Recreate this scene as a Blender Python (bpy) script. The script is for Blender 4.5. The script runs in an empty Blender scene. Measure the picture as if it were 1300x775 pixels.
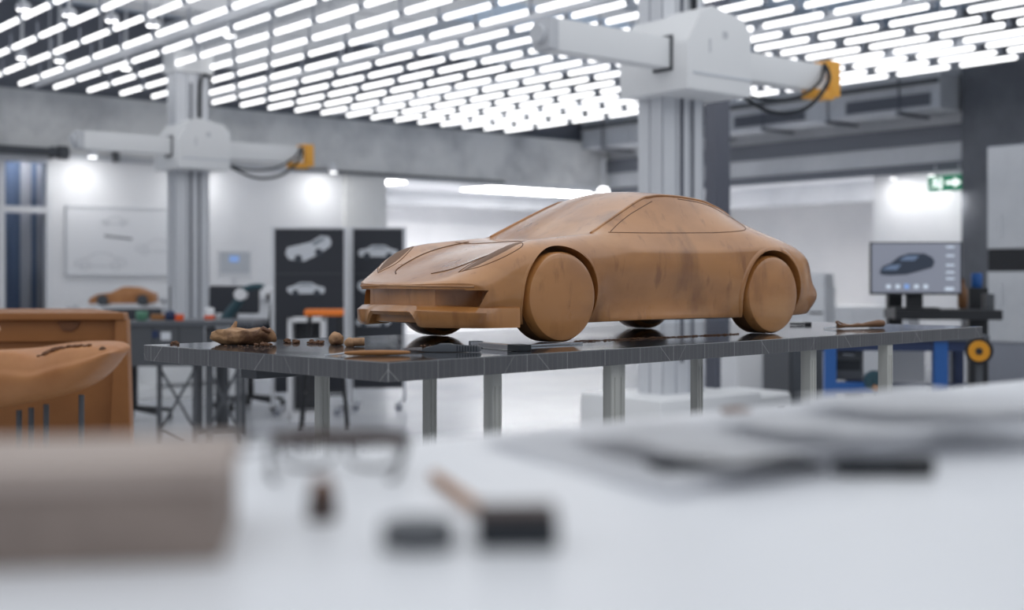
import bpy, bmesh, math, random
from mathutils import Vector, Matrix
from mathutils.bvhtree import BVHTree
random.seed(7)
PI = math.pi
S = bpy.context.scene
C = S.collection

# ------------------------------------------------------------------ camera constants (1300x775 frame)
FPX, CX, HY, HC = 1595.0, 650.0, 355.0, 1.05
TH = math.radians(39.5)                       # the room's heading
E1 = Vector((math.cos(TH), math.sin(TH), 0)); E2 = Vector((-math.sin(TH), math.cos(TH), 0))

def at(x, y, Y):
    return Vector(((x - CX) / FPX * Y, Y, HC + (HY - y) / FPX * Y))
def pq(v): return (v.dot(E1), v.dot(E2))
def W(p, q, z=0.0): return E1 * p + E2 * q + Vector((0, 0, z))
def on_q(x, y, q):
    d = at(x, y, 1.0); d.z -= HC
    k = q / d.dot(E2); return (d.dot(E1) * k, q, HC + d.z * k)
def on_p(x, y, p):
    d = at(x, y, 1.0); d.z -= HC
    k = p / d.dot(E1); return (p, d.dot(E2) * k, HC + d.z * k)

# ------------------------------------------------------------------ materials
def srgb(r, g, b):
    f = lambda c: (c / 255) / 12.92 if c / 255 <= .04045 else ((c / 255 + .055) / 1.055) ** 2.4
    return (f(r), f(g), f(b), 1)
def mat(name, col, rough=.5, metal=0, noise=None, bump=None, spec=.5, emit=0, coat=0, trans=0):
    m = bpy.data.materials.new(name); m.use_nodes = True
    nt = m.node_tree; b = nt.nodes['Principled BSDF']
    b.inputs['Base Color'].default_value = col; b.inputs['Roughness'].default_value = rough
    b.inputs['Metallic'].default_value = metal; b.inputs['Specular IOR Level'].default_value = spec
    b.inputs['Coat Weight'].default_value = coat; b.inputs['Transmission Weight'].default_value = trans
    if emit:
        b.inputs['Emission Color'].default_value = col; b.inputs['Emission Strength'].default_value = emit
    tc = nt.nodes.new('ShaderNodeTexCoord')
    if noise:                                   # (scale, colour2, contrast, (stretch))
        sc, c2, lo, hi = noise[:4]
        mp = nt.nodes.new('ShaderNodeMapping'); nt.links.new(tc.outputs['Object'], mp.inputs[0])
        if len(noise) > 4: mp.inputs['Scale'].default_value = noise[4]
        n = nt.nodes.new('ShaderNodeTexNoise'); n.inputs['Scale'].default_value = sc
        n.inputs['Detail'].default_value = 6; n.inputs['Roughness'].default_value = .62
        nt.links.new(mp.outputs[0], n.inputs['Vector'])
        r = nt.nodes.new('ShaderNodeValToRGB')
        r.color_ramp.elements[0].position = lo; r.color_ramp.elements[0].color = col
        r.color_ramp.elements[1].position = hi; r.color_ramp.elements[1].color = c2
        nt.links.new(n.outputs['Fac'], r.inputs[0]); nt.links.new(r.outputs[0], b.inputs['Base Color'])
    if bump:
        n2 = nt.nodes.new('ShaderNodeTexNoise'); n2.inputs['Scale'].default_value = bump[0]; n2.inputs['Detail'].default_value = 5
        nt.links.new(tc.outputs['Object'], n2.inputs['Vector'])
        bp = nt.nodes.new('ShaderNodeBump'); bp.inputs['Strength'].default_value = bump[1]; bp.inputs['Distance'].default_value = bump[2]
        nt.links.new(n2.outputs['Fac'], bp.inputs['Height']); nt.links.new(bp.outputs[0], b.inputs['Normal'])
    return m

M = {}
def clay_material():
    m = mat('clay', srgb(168, 114, 66), .34, bump=(45, .12, .002), spec=.3, coat=.9)
    m.node_tree.nodes['Principled BSDF'].inputs['Coat Roughness'].default_value = .18; m.node_tree.nodes['Principled BSDF'].inputs['Coat IOR'].default_value = 1.62
    nt = m.node_tree; bs = nt.nodes['Principled BSDF']; tc = [n for n in nt.nodes if n.type == 'TEX_COORD'][0]
    def nz(scale, st, lo, hi, det=5):
        mp = nt.nodes.new('ShaderNodeMapping'); mp.inputs['Scale'].default_value = st; nt.links.new(tc.outputs['Object'], mp.inputs[0])
        n = nt.nodes.new('ShaderNodeTexNoise'); n.inputs['Scale'].default_value = scale; n.inputs['Detail'].default_value = det; nt.links.new(mp.outputs[0], n.inputs[0])
        r = nt.nodes.new('ShaderNodeMapRange'); r.inputs[1].default_value = lo; r.inputs[2].default_value = hi; nt.links.new(n.outputs['Fac'], r.inputs[0]); return r.outputs[0]
    prev = None
    for fac, colr in ((nz(7, (1, 1, 1.6), .42, .68), srgb(158, 104, 54)), (nz(10, (1.2, 1.2, .45), .56, .72), srgb(128, 82, 42)), (nz(4, (1, 1, 2.2), .55, .75), srgb(206, 154, 100)), (nz(38, (1, 1, .3), .60, .75), srgb(136, 84, 40))):
        mx = nt.nodes.new('ShaderNodeMix'); mx.data_type = 'RGBA'; mx.inputs[7].default_value = colr
        if prev is None: mx.inputs[6].default_value = srgb(186, 128, 72)
        else: nt.links.new(prev, mx.inputs[6])
        ml = nt.nodes.new('ShaderNodeMath'); ml.operation = 'MULTIPLY'; ml.inputs[1].default_value = .75; nt.links.new(fac, ml.inputs[0]); nt.links.new(ml.outputs[0], mx.inputs[0]); prev = mx.outputs[2]
    nt.links.new(prev, bs.inputs['Base Color'])
    rr = nz(9, (1, 1, 1), .3, .7); mr = nt.nodes.new('ShaderNodeMapRange'); mr.inputs[3].default_value = .26; mr.inputs[4].default_value = .46
    nt.links.new(rr, mr.inputs[0]); nt.links.new(mr.outputs[0], bs.inputs['Roughness'])
    return m
M['clay'] = clay_material()
M['clay_pale'] = mat('clay_pale', srgb(196, 150, 112), .55, noise=(7, srgb(168, 118, 78), .4, .7), bump=(40, .2, .003))
M['clay_dark'] = mat('clay_dark', srgb(120, 78, 48), .6, noise=(20, srgb(84, 52, 32), .4, .7), bump=(70, .5, .004))
M['clay_groove'] = mat('clay_groove', srgb(92, 60, 36), .7)
M['clay_tyre'] = mat('clay_tyre', srgb(120, 84, 56), .5, noise=(9, srgb(90, 62, 42), .4, .7))
M['clay_orange'] = mat('clay_orange', srgb(188, 130, 80), .45, noise=(4, srgb(166, 108, 62), .4, .7))
M['clay_buck'] = mat('clay_buck', srgb(150, 98, 52), .5, noise=(3, srgb(132, 84, 42), .4, .7))  # darker clay: the shade on the buck's viewer-facing front is in the colour
M['clay_raw'] = mat('clay_raw', srgb(176, 136, 98), .6, noise=(16, srgb(92, 60, 38), .44, .62), bump=(70, .5, .004))
M['white'] = mat('white_paint', srgb(232, 233, 236), .45)
M['wall'] = mat('wall_white', srgb(236, 236, 238), .8, noise=(.8, srgb(226, 227, 230), .4, .7))
M['ceil_dark'] = mat('ceiling_dark', srgb(176, 194, 214), .8, noise=(.5, srgb(190, 206, 224), .35, .7))
M['concrete'] = mat('concrete', srgb(230, 230, 229), .75, noise=(1.1, srgb(164, 166, 170), .42, .74), bump=(25, .1, .01))
M['concrete_dark'] = mat('concrete_dark', srgb(112, 115, 121), .8, noise=(1.3, srgb(88, 91, 98), .4, .7), bump=(25, .12, .01))
M['soffit'] = mat('soffit_grey', srgb(208, 210, 214), .7, noise=(1.2, srgb(190, 193, 198), .4, .7))
M['soffit_dark'] = mat('soffit_dark', srgb(112, 115, 124), .7)
M['steel_dark'] = mat('steel_dark', srgb(98, 101, 112), .45, .2)
M['alu'] = mat('aluminium', srgb(222, 224, 228), .38, .25, noise=(3, srgb(206, 209, 215), .4, .7, (1, 1, .1)))
M['alu_grey'] = mat('aluminium_grey', srgb(150, 154, 164), .4, .3)
M['leg'] = mat('leg_grey', srgb(196, 196, 190), .5, .2, noise=(30, srgb(164, 164, 160), .4, .7, (1, 1, .05)))
M['cmm'] = mat('machine_white', srgb(236, 237, 238), .4)
M['yellow'] = mat('machine_yellow', srgb(245, 176, 66), .45)
M['amber'] = mat('amber_plastic', srgb(214, 146, 30), .4)
M['black'] = mat('black_plastic', srgb(30, 32, 37), .5)
M['rubber'] = mat('black_rubber', srgb(36, 40, 46), .7)
M['board'] = mat('board_black', srgb(46, 49, 57), .6)
M['dark_grey'] = mat('dark_grey', srgb(78, 81, 86), .5)
M['slate'] = mat('slate_laminate', srgb(82, 86, 92), .45)
M['blue'] = mat('blue_paint', srgb(40, 92, 160), .4)
M['navy'] = mat('navy', srgb(36, 52, 88), .45)
M['teal'] = mat('teal_dark', srgb(44, 74, 84), .5)
M['green'] = mat('green_cup', srgb(92, 142, 118), .4)
M['sign_green'] = mat('sign_green', srgb(30, 128, 92), .4, emit=.35)
M['sign_white'] = mat('sign_white', srgb(245, 250, 248), .4, emit=.9)
M['orange'] = mat('orange_paint', srgb(240, 128, 40), .45)
M['red_orange'] = mat('red_orange', srgb(232, 92, 40), .45)
M['wood'] = mat('wood', srgb(172, 118, 66), .45, noise=(30, srgb(138, 90, 48), .4, .7, (.1, 1, 1)))
M['wood_dark'] = mat('wood_dark', srgb(128, 88, 54), .45, noise=(30, srgb(98, 66, 40), .4, .7, (.1, 1, 1)))
M['metal'] = mat('tool_metal', srgb(190, 194, 200), .25, .9)
M['knife'] = mat('knife_grey', srgb(104, 108, 114), .4, .3)
M['paper'] = mat('paper', srgb(236, 237, 240), .4)
M['desk_white'] = mat('desk_white', srgb(222, 224, 228), .35)
M['taupe'] = mat('taupe_card', srgb(146, 132, 124), .65, noise=(14, srgb(120, 108, 102), .4, .7))
M['taupe_lid'] = mat('taupe_lid', srgb(172, 158, 150), .6, noise=(14, srgb(148, 134, 126), .4, .7))
M['cocoa'] = mat('cocoa_rubber', srgb(70, 56, 52), .6)
M['frost'] = mat('frosted_plastic', srgb(214, 220, 226), .35)
M['print_pale'] = mat('print_pale', srgb(208, 212, 218), .6)
M['print_mid'] = mat('print_mid', srgb(130, 138, 148), .6)
M['print_dark'] = mat('print_dark', srgb(60, 66, 76), .6)
M['ink'] = mat('pale_ink', srgb(196, 198, 202), .7)
M['ink_dark'] = mat('dark_ink', srgb(140, 142, 146), .7)
M['curtain_blue'] = mat('curtain_blue', srgb(118, 138, 172), .8)
M['curtain_pale'] = mat('curtain_pale', srgb(206, 210, 220), .8)
M['floor'] = mat('floor_concrete', srgb(202, 204, 208), .22, noise=(.55, srgb(166, 169, 176), .38, .72))
M['tube'] = mat('lamp_tube', (1.0, 1.0, 1.0, 1), .5, emit=1.7)
M['panel_light'] = mat('lamp_panel', (1.0, .99, .98, 1), .5, emit=17.0)
M['bulb'] = mat('spot_lamp', (1.0, 1.0, 1.0, 1), .5, emit=3.0)
M['screen'] = mat('screen', srgb(122, 126, 138), .3, emit=.45)
M['screen_dark'] = mat('screen_car', srgb(52, 60, 74), .3, emit=.2)
M['screen_mid'] = mat('screen_car_mid', srgb(96, 112, 136), .3, emit=.4)
M['screen_icon'] = mat('screen_icon', srgb(186, 196, 208), .3, emit=.5)
M['screen_blue'] = mat('screen_blue', srgb(120, 150, 200), .3, emit=.5)
g = mat('window_glass', (1, 1, 1, 1), .02, trans=1.0); g.node_tree.nodes['Principled BSDF'].inputs['IOR'].default_value = 1.1; M['glass'] = g

def table_material():
    m = mat('table_edge', srgb(92, 93, 97), .38, .35, spec=.5)
    nt = m.node_tree; b = nt.nodes['Principled BSDF']
    N = lambda t: nt.nodes.new(t); L = nt.links.new
    def ma(op, a, c=None, d=None):
        n = N('ShaderNodeMath'); n.operation = op
        for i, v in enumerate((a, c, d)):
            if v is None: continue
            if isinstance(v, (int, float)): n.inputs[i].default_value = v
            else: L(v, n.inputs[i])
        return n.outputs[0]
    b.inputs['IOR'].default_value = 1.9
    tc = N('ShaderNodeTexCoord'); sp = N('ShaderNodeSeparateXYZ'); L(tc.outputs['Object'], sp.inputs[0])
    sn = N('ShaderNodeSeparateXYZ'); L(tc.outputs['Normal'], sn.inputs[0])
    top = ma('GREATER_THAN', sn.outputs[2], .5)
    sidex = ma('GREATER_THAN', ma('ABSOLUTE', sn.outputs[1]), .5)
    run = ma('ADD', ma('MULTIPLY', sp.outputs[0], sidex), ma('MULTIPLY', sp.outputs[1], ma('SUBTRACT', 1.0, sidex)))
    def tick(src, period, w): return ma('LESS_THAN', ma('FRACT', ma('DIVIDE', src, period)), w)
    t1 = ma('MULTIPLY', tick(run, .0125, .09), .13)
    t2 = ma('MULTIPLY', tick(run, .1, .014), .40)
    d1 = ma('MULTIPLY', tick(ma('ADD', run, ma('MULTIPLY', sp.outputs[2], 1.1)), .335, .0055), .45)
    d2 = ma('MULTIPLY', tick(ma('SUBTRACT', run, ma('MULTIPLY', sp.outputs[2], .8)), .47, .003), .3)
    lines = ma('MINIMUM', ma('ADD', ma('ADD', t1, t2), ma('ADD', d1, d2)), .8)
    lines = ma('MULTIPLY', lines, ma('SUBTRACT', 1.0, top))
    nz = N('ShaderNodeTexNoise'); nz.inputs['Scale'].default_value = 60; nz.inputs['Detail'].default_value = 4
    mp = N('ShaderNodeMapping'); mp.inputs['Scale'].default_value = (1, 1, .08); L(tc.outputs['Object'], mp.inputs[0]); L(mp.outputs[0], nz.inputs['Vector'])
    base = N('ShaderNodeMix'); base.data_type = 'RGBA'; base.inputs[6].default_value = srgb(64, 65, 69); base.inputs[7].default_value = srgb(98, 98, 101)
    L(nz.outputs['Fac'], base.inputs[0])
    mx = N('ShaderNodeMix'); mx.data_type = 'RGBA'; mx.inputs[7].default_value = srgb(196, 196, 192)
    L(lines, mx.inputs[0]); L(base.outputs[2], mx.inputs[6])
    tp = N('ShaderNodeMix'); tp.data_type = 'RGBA'; tp.inputs[7].default_value = srgb(70, 73, 78)
    L(top, tp.inputs[0]); L(mx.outputs[2], tp.inputs[6]); L(tp.outputs[2], b.inputs['Base Color'])
    nr = N('ShaderNodeTexNoise'); nr.inputs['Scale'].default_value = 4; L(tc.outputs['Object'], nr.inputs['Vector'])
    L(ma('ADD', ma('MULTIPLY', top, ma('SUBTRACT', ma('MULTIPLY', nr.outputs['Fac'], .08), .39)), .42), b.inputs['Roughness'])
    return m
M['table'] = table_material()

# ------------------------------------------------------------------ mesh helpers
def box(bm, c, s, rz=0.0, bev=0.0, seg=2, rot=None):
    r = bmesh.ops.create_cube(bm, size=1.0); vs = r['verts']
    mx = Matrix.Translation(Vector(c)) @ (rot.to_4x4() if rot else Matrix.Rotation(rz, 4, 'Z')) @ Matrix.Diagonal((s[0], s[1], s[2], 1))
    bmesh.ops.transform(bm, matrix=mx, verts=vs)
    if bev:
        es = list({e for v in vs for e in v.link_edges})
        bmesh.ops.bevel(bm, geom=es, offset=bev, segments=seg, profile=.7, affect='EDGES')
    return bm
def cyl(bm, a, b, r1, r2=None, n=20, caps=True):
    a, b = Vector(a), Vector(b); d = b - a
    r = bmesh.ops.create_cone(bm, cap_ends=caps, segments=n, radius1=r1, radius2=r1 if r2 is None else r2, depth=d.length)
    bmesh.ops.transform(bm, matrix=Matrix.Translation((a + b) / 2) @ d.to_track_quat('Z', 'Y').to_matrix().to_4x4(), verts=r['verts'])
    return bm
def lathe(bm, prof, c=(0, 0, 0), n=24, axis=None):
    c = Vector(c); q = Vector(axis).to_track_quat('Z', 'Y') if axis else None
    rings = []
    for r, z in prof:
        ring = []
        for k in range(n):
            v = Vector((max(r, 1e-5) * math.cos(2 * PI * k / n), max(r, 1e-5) * math.sin(2 * PI * k / n), z))
            ring.append(bm.verts.new(c + (q @ v if q else v)))
        rings.append(ring)
    for i in range(len(rings) - 1):
        for k in range(n):
            bm.faces.new((rings[i][k], rings[i][(k + 1) % n], rings[i + 1][(k + 1) % n], rings[i + 1][k]))
    bm.faces.new(list(reversed(rings[0]))); bm.faces.new(rings[-1])
    return bm
def tube(bm, pts, r, n=8, caps=True):
    pts = [Vector(p) for p in pts]; rr = r if isinstance(r, (list, tuple)) else [r] * len(pts)
    rings = []; up = Vector((0, 0, 1))
    for i, p in enumerate(pts):
        d = (pts[min(i + 1, len(pts) - 1)] - pts[max(i - 1, 0)])
        d = d.normalized() if d.length > 1e-9 else Vector((1, 0, 0))
        u = up if abs(d.z) < .95 else Vector((1, 0, 0))
        a = d.cross(u).normalized(); b = a.cross(d)
        rings.append([bm.verts.new(p + (a * math.cos(2 * PI * k / n) + b * math.sin(2 * PI * k / n)) * rr[i]) for k in range(n)])
    for i in range(len(rings) - 1):
        for k in range(n):
            bm.faces.new((rings[i][k], rings[i][(k + 1) % n], rings[i + 1][(k + 1) % n], rings[i + 1][k]))
    if caps:
        bm.faces.new(list(reversed(rings[0]))); bm.faces.new(rings[-1])
    return bm
def prism(bm, poly, d0, d1, axes='xz', bev=0.0):
    """poly of 2-D points extruded along the third axis from d0 to d1"""
    def v3(u, w, d): return {'xz': (u, d, w), 'yz': (d, u, w), 'xy': (u, w, d)}[axes]
    a = [bm.verts.new(v3(u, w, d0)) for u, w in poly]; b = [bm.verts.new(v3(u, w, d1)) for u, w in poly]
    n = len(poly); fs = [bm.faces.new(list(reversed(a))), bm.faces.new(b)]
    for i in range(n): fs.append(bm.faces.new((a[i], a[(i + 1) % n], b[(i + 1) % n], b[i])))
    if bev:
        es = list({e for f in fs for e in f.edges})
        bmesh.ops.bevel(bm, geom=es, offset=bev, segments=2, profile=.7, affect='EDGES')
    return bm
def smooth_path(keys, n=10):
    keys = [Vector(k) for k in keys]; out = []
    for i in range(len(keys) - 1):
        p0, p1, p2, p3 = keys[max(i - 1, 0)], keys[i], keys[i + 1], keys[min(i + 2, len(keys) - 1)]
        for k in range(n):
            t = k / n
            out.append(.5 * ((2 * p1) + (p2 - p0) * t + (2 * p0 - 5 * p1 + 4 * p2 - p3) * t * t + (3 * p1 - p0 - 3 * p2 + p3) * t ** 3))
    out.append(keys[-1]); return out
def NB(): return bmesh.new()
def obj(name, bm, m, parent=None, smooth=None, loc=None, rotz=None):
    bmesh.ops.recalc_face_normals(bm, faces=bm.faces[:])
    me = bpy.data.meshes.new(name); bm.to_mesh(me); bm.free()
    if smooth is not None:
        if smooth >= 179: me.shade_smooth()
        else: me.shade_smooth(); me.set_sharp_from_angle(angle=math.radians(smooth))
    o = bpy.data.objects.new(name, me); C.objects.link(o)
    if m: me.materials.append(m if not isinstance(m, str) else M[m])
    if parent: o.parent = parent
    if loc is not None: o.location = loc
    if rotz is not None: o.rotation_euler = (0, 0, rotz)
    return o
def tag(o, label, cat, group=None, kind=None):
    o['label'] = label; o['category'] = cat
    if group: o['group'] = group
    if kind: o['kind'] = kind
    return o
def thing(name, label, cat, loc=(0, 0, 0), rotz=0.0, group=None):
    o = bpy.data.objects.new(name, None); C.objects.link(o); o.empty_display_size = .05
    o.location = loc; o.rotation_euler = (0, 0, rotz)
    return tag(o, label, cat, group)
def struct(name, bm, m, label=None, cat=None, smooth=None):
    o = obj(name, bm, m, smooth=smooth); o['kind'] = 'structure'
    if label: tag(o, label, cat or 'wall')
    return o
def dup(root, loc, rotz=0.0, label=None, group=None):
    r = root.copy(); C.objects.link(r); r.location = loc; r.rotation_euler = (0, 0, rotz)
    if label: r['label'] = label
    if group: r['group'] = group
    for ch in list(root.children):
        c = ch.copy(); C.objects.link(c); c.parent = r
        for gch in ch.children:
            d = gch.copy(); C.objects.link(d); d.parent = c
    return r
def rbox(bm, p0, p1, q0, q1, z0, z1, bev=0.0):
    """box in room coordinates (world space)"""
    return box(bm, W((p0 + p1) / 2, (q0 + q1) / 2, (z0 + z1) / 2), (abs(p1 - p0), abs(q1 - q0), abs(z1 - z0)), TH, bev)

# ================================================================== THE ROOM
QL, PR = 13.5, 13.0                                   # planes of the two beams
b = NB(); rbox(b, -9, 26, -9, 26, -.1, 0); struct('floor', b, 'floor', 'pale grey polished concrete floor with darker cloudy patches', 'floor')
b = NB(); box(b, (4, 21.5, 4.125), (50, 26, .15)); struct('ceiling', b, 'ceil_dark', 'blue grey ceiling slab above the hanging light tubes', 'ceiling')
b = NB(); rbox(b, -5.2, -5, -5.2, QL, 0, 4.05); struct('wall_front', b, 'soffit', 'pale grey wall closing the workshop beyond the window', 'wall')
b = NB(); rbox(b, -5.2, 26, -5.2, -5, 0, 4.05); struct('wall_rear', b, 'soffit', 'pale grey workshop wall facing the measuring machines', 'wall')
# long concrete beam over the white wall
b = NB(); rbox(b, -9, PR, QL, QL + .45, 2.42, 3.06); struct('wall_beam', b, 'concrete', 'mottled grey concrete beam above the white wall', 'beam')
b = NB(); rbox(b, -9, PR, QL + .1, QL + .45, 3.06, 4.05); struct('wall_beam_upper', b, 'soffit_dark', 'dark recessed strip above the concrete beam', 'beam')  # shadow line above the beam put into the strip's dark colour
b = NB(); rbox(b, -9, PR, QL + .06, QL + .4, 2.36, 2.42); struct('trim_1', b, 'soffit', 'thin grey ledge under the concrete beam', 'trim')
# white wall with a window opening at its near end
pw0 = on_q(66, 300, QL + .1)[0]; pc0 = on_q(440, 300, QL)[0]; pc1 = on_q(492, 300, QL)[0]
pd0 = on_q(-120, 300, QL + .1)[0]
b = NB(); rbox(b, pw0, pc0 + .05, QL + .1, QL + .3, 0, 2.42); rbox(b, -9, pd0, QL + .1, QL + .3, 0, 2.42); rbox(b, pd0, pw0, QL + .1, QL + .3, 2.38, 2.42)
struct('wall_left', b, 'wall', 'white painted wall carrying the framed sketch sheet', 'wall')
b = NB(); rbox(b, pc0, pc1, QL + .02, QL + .62, 0, 2.42); struct('wall_pillar', b, 'concrete', 'pale concrete pillar between the white wall and the bright opening', 'pillar')
# glazed opening
wf = NB()
zt = 2.38
xs = [on_q(v, 300, QL + .1)[0] for v in (-120, -60, 2, 62)]
for p in xs: rbox(wf, p - .03, p + .03, QL + .08, QL + .2, 0, zt)
rbox(wf, xs[0], xs[-1], QL + .08, QL + .2, zt - .07, zt)
zm = on_q(30, 266, QL + .1)[2]
rbox(wf, xs[0], xs[-1], QL + .09, QL + .19, zm - .035, zm + .035)
rbox(wf, xs[0], xs[-1], QL + .08, QL + .2, 0, .08)
win = struct('window_1', wf, 'white', 'white framed glazed partition with blue grey curtain strips behind', 'window')
b = NB(); rbox(b, xs[0], xs[-1], QL + .135, QL + .145, .05, zt - .05)
gl = obj('glass_pane', b, 'glass', win)
for i, (xa, xb, m_) in enumerate([(-118, -80, 'curtain_blue'), (-80, -50, 'curtain_pale'), (-50, 10, 'curtain_blue'), (9, 26, 'curtain_blue'), (26, 40, 'curtain_pale'), (40, 47, 'curtain_blue'), (47, 52, 'curtain_pale'), (52, 68, 'curtain_blue')]):
    pa, pb = on_q(xa, 300, QL + .6)[0], on_q(xb, 300, QL + .6)[0]
    n = 14; b = NB(); rows = []
    for k in range(n + 1):
        p = pa + (pb - pa) * k / n; q = QL + .6 + .035 * math.sin(k * 1.9)
        rows.append((b.verts.new(W(p, q, 0.02)), b.verts.new(W(p, q, 2.6)), b.verts.new(W(p, q + .012, 0.02)), b.verts.new(W(p, q + .012, 2.6))))
    for k in range(n):
        r0, r1 = rows[k], rows[k + 1]
        b.faces.new((r0[0], r1[0], r1[1], r0[1])); b.faces.new((r0[2], r0[3], r1[3], r1[2]))
        b.faces.new((r0[1], r1[1], r1[3], r0[3])); b.faces.new((r0[0], r0[2], r1[2], r1[0]))
    for r0 in (rows[0], rows[-1]): b.faces.new((r0[0], r0[1], r0[3], r0[2]))
    o = obj('curtain_strip', b, m_, win, smooth=179)
b = NB(); rbox(b, -9, pc0, QL + 2.4, QL + 2.6, 0, 4); struct('wall_behind_window', b, 'wall', 'white wall behind the curtain strips', 'wall')

# bright bay beyond the opening under the beam
b = NB(); rbox(b, pc0 - .5, 26, 20.0, 20.2, 0, 4.05); struct('wall_back', b, 'wall', 'white far wall of the bright bay behind the model', 'wall')
b = NB(); rbox(b, pc1 - 1.5, 26, QL + .45, 20.0, 2.62, 2.75); struct('ceiling_bay', b, 'wall', 'white low ceiling of the bright bay', 'ceiling')
b = NB(); rbox(b, pc1 - 1.5, 26, 18.2, 18.4, 2.38, 2.62); struct('trim_2', b, 'soffit', 'grey blue downstand under the bay ceiling', 'trim')
b = NB(); rbox(b, pc0 - .6, pc0 - .4, QL + .3, 20, 0, 2.7); struct('wall_bay', b, 'wall', 'white end wall of the bright bay', 'wall')
# wall with the duct, running towards the camera on the other side
pil0 = on_p(1236, 300, PR)[1]                         # q where the dark pillar starts
b = NB(); rbox(b, PR, PR + .5, pil0, QL + .4, 2.34, 2.66); rbox(b, PR + .1, PR + .5, pil0, QL + .4, 2.66, 2.80); rbox(b, PR, PR + .5, pil0, QL + .4, 2.80, 4.05)
struct('wall_beam_right', b, 'soffit', 'grey stepped beam under the long duct', 'beam')
b = NB(); rbox(b, PR - .05, PR + .03, pil0, QL, 2.62, 2.82); struct('trim_3', b, 'soffit_dark', 'dark grey band along the stepped beam', 'trim')
b = NB(); rbox(b, PR - .02, PR + .05, pil0, QL, 2.30, 2.40); struct('trim_4', b, 'soffit_dark', 'dark grey lower lip of the stepped beam', 'trim')
b = NB(); rbox(b, PR - .25, PR + .9, pil0 - 2.6, pil0, 0, 4.05); struct('wall_pillar_dark', b, 'concrete_dark', 'broad dark concrete pillar beside the grey lockers', 'pillar')
q_a = on_p(1112, 300, PR + .4)[1]
b = NB(); rbox(b, PR + .35, PR + .6, pil0 - .2, q_a, 0, 2.36); struct('wall_right', b, 'wall', 'white wall panel behind the computer screen', 'wall')
b = NB(); rbox(b, 21, 21.2, -2, 20, 0, 4.05); struct('wall_far', b, 'wall', 'white end wall of the side room', 'wall')
b = NB(); rbox(b, PR + .5, 21, 4, QL + .45, 2.62, 2.75); struct('ceiling_side', b, 'wall', 'white ceiling of the side room behind the screen', 'ceiling')
b = NB(); rbox(b, 17.0, 17.2, 6, 16, 2.30, 2.62); struct('trim_5', b, 'soffit', 'grey downstand across the side room ceiling', 'trim')
# dark steel column behind the measuring machine
pcm = at(911, 300, 9.2); P0, Q0 = pq(pcm)
b = NB(); rbox(b, P0 - .075, P0 + .075, Q0 - .055, Q0 + .055, 0, 4.05)
struct('wall_column', b, 'steel_dark', 'dark grey steel column behind the tall measuring machine', 'column')
# wide dark floor zone by the pillar
b = NB(); rbox(b, PR - 3.4, PR - .25, pil0 - 6.0, pil0 - 1.2, 0, .004); struct('floor_mat', b, 'dark_grey', 'dark grey floor area in front of the lockers', 'floor')

# ------------------------------------------------------------------ ceiling: tube lights, rails
hL = 1.94; ZL = HC + hL
PIT, TP = .1777 * hL, .3355 * hL
P_0, Q_0 = 2.142 * hL, 6.575 * hL
def make_tube():
    b = NB(); L = TP * .86
    n = 14; pr = []
    R = .0195
    for k in range(5): a = k / 4 * PI / 2; pr.append((R * math.sin(a), -L / 2 + .02 - R * .6 * math.cos(a)))
    for k in range(5): a = PI / 2 + k / 4 * PI / 2; pr.append((R * math.sin(a), L / 2 - .02 - R * .6 * math.cos(a)))
    lathe(b, pr, n=n, axis=(0, 1, 0))
    o = obj('ceiling_tube_light', b, 'tube', smooth=60)
    c = NB(); cyl(c, (0, -L / 2 - .032, .0), (0, -L / 2 - .012, .0), .022, n=10); cyl(c, (0, -L / 2 - .022, .0), (0, -L / 2 - .022, .12), .008, n=6)
    obj('end_cap', c, 'alu_grey', o)
    return o
t0 = None; ntube = 0
for r in range(-6, 19):
    p = P_0 + r * PIT
    for k in range(16):
        q = Q_0 - (k + .5) * TP
        v = W(p, q); Y = v.y
        if Y < 3.65 * hL: break
        x = CX + FPX * v.x / Y
        if x < -420 or x > 1720 or (Y < 4.3 * hL and (x < 100 or x > 1250)): continue
        ntube += 1
        loc = W(p, q, ZL)
        if t0 is None:
            t0 = make_tube(); t0.location = loc; t0.rotation_euler = (0, 0, TH)
            tag(t0, 'white glowing tube light hanging in the long rows under the ceiling', 'lamp', 'rows of tube lights under the ceiling')
        else: dup(t0, loc, TH)
print('tubes', ntube)
RN = ['nearest the far concrete beam end of the window', 'over the narrow measuring machine', 'over the clay car', 'nearest the ducted wall']
for i, rr in enumerate((.5, 5.5, 10.5, 15.5)):
    p = P_0 + rr * PIT; b = NB(); rbox(b, p - .022, p + .022, 2.2 * hL, Q_0 + .02, ZL - .01, ZL + .05)
    for k in range(7): cyl(b, W(p, Q_0 - .4 - k * 1.3, ZL + .05), W(p, Q_0 - .4 - k * 1.3, 4.05), .006, n=6)
    o = obj('ceiling_rail', b, 'alu'); tag(o, ['pale rail between tube rows, first counted from the window', 'pale rail between tube rows, second counted from the window', 'pale rail between tube rows, third counted from the window', 'pale rail between tube rows, the one closest to the ducted wall'][i], 'rail', 'pale rails in the light grid')
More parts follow.
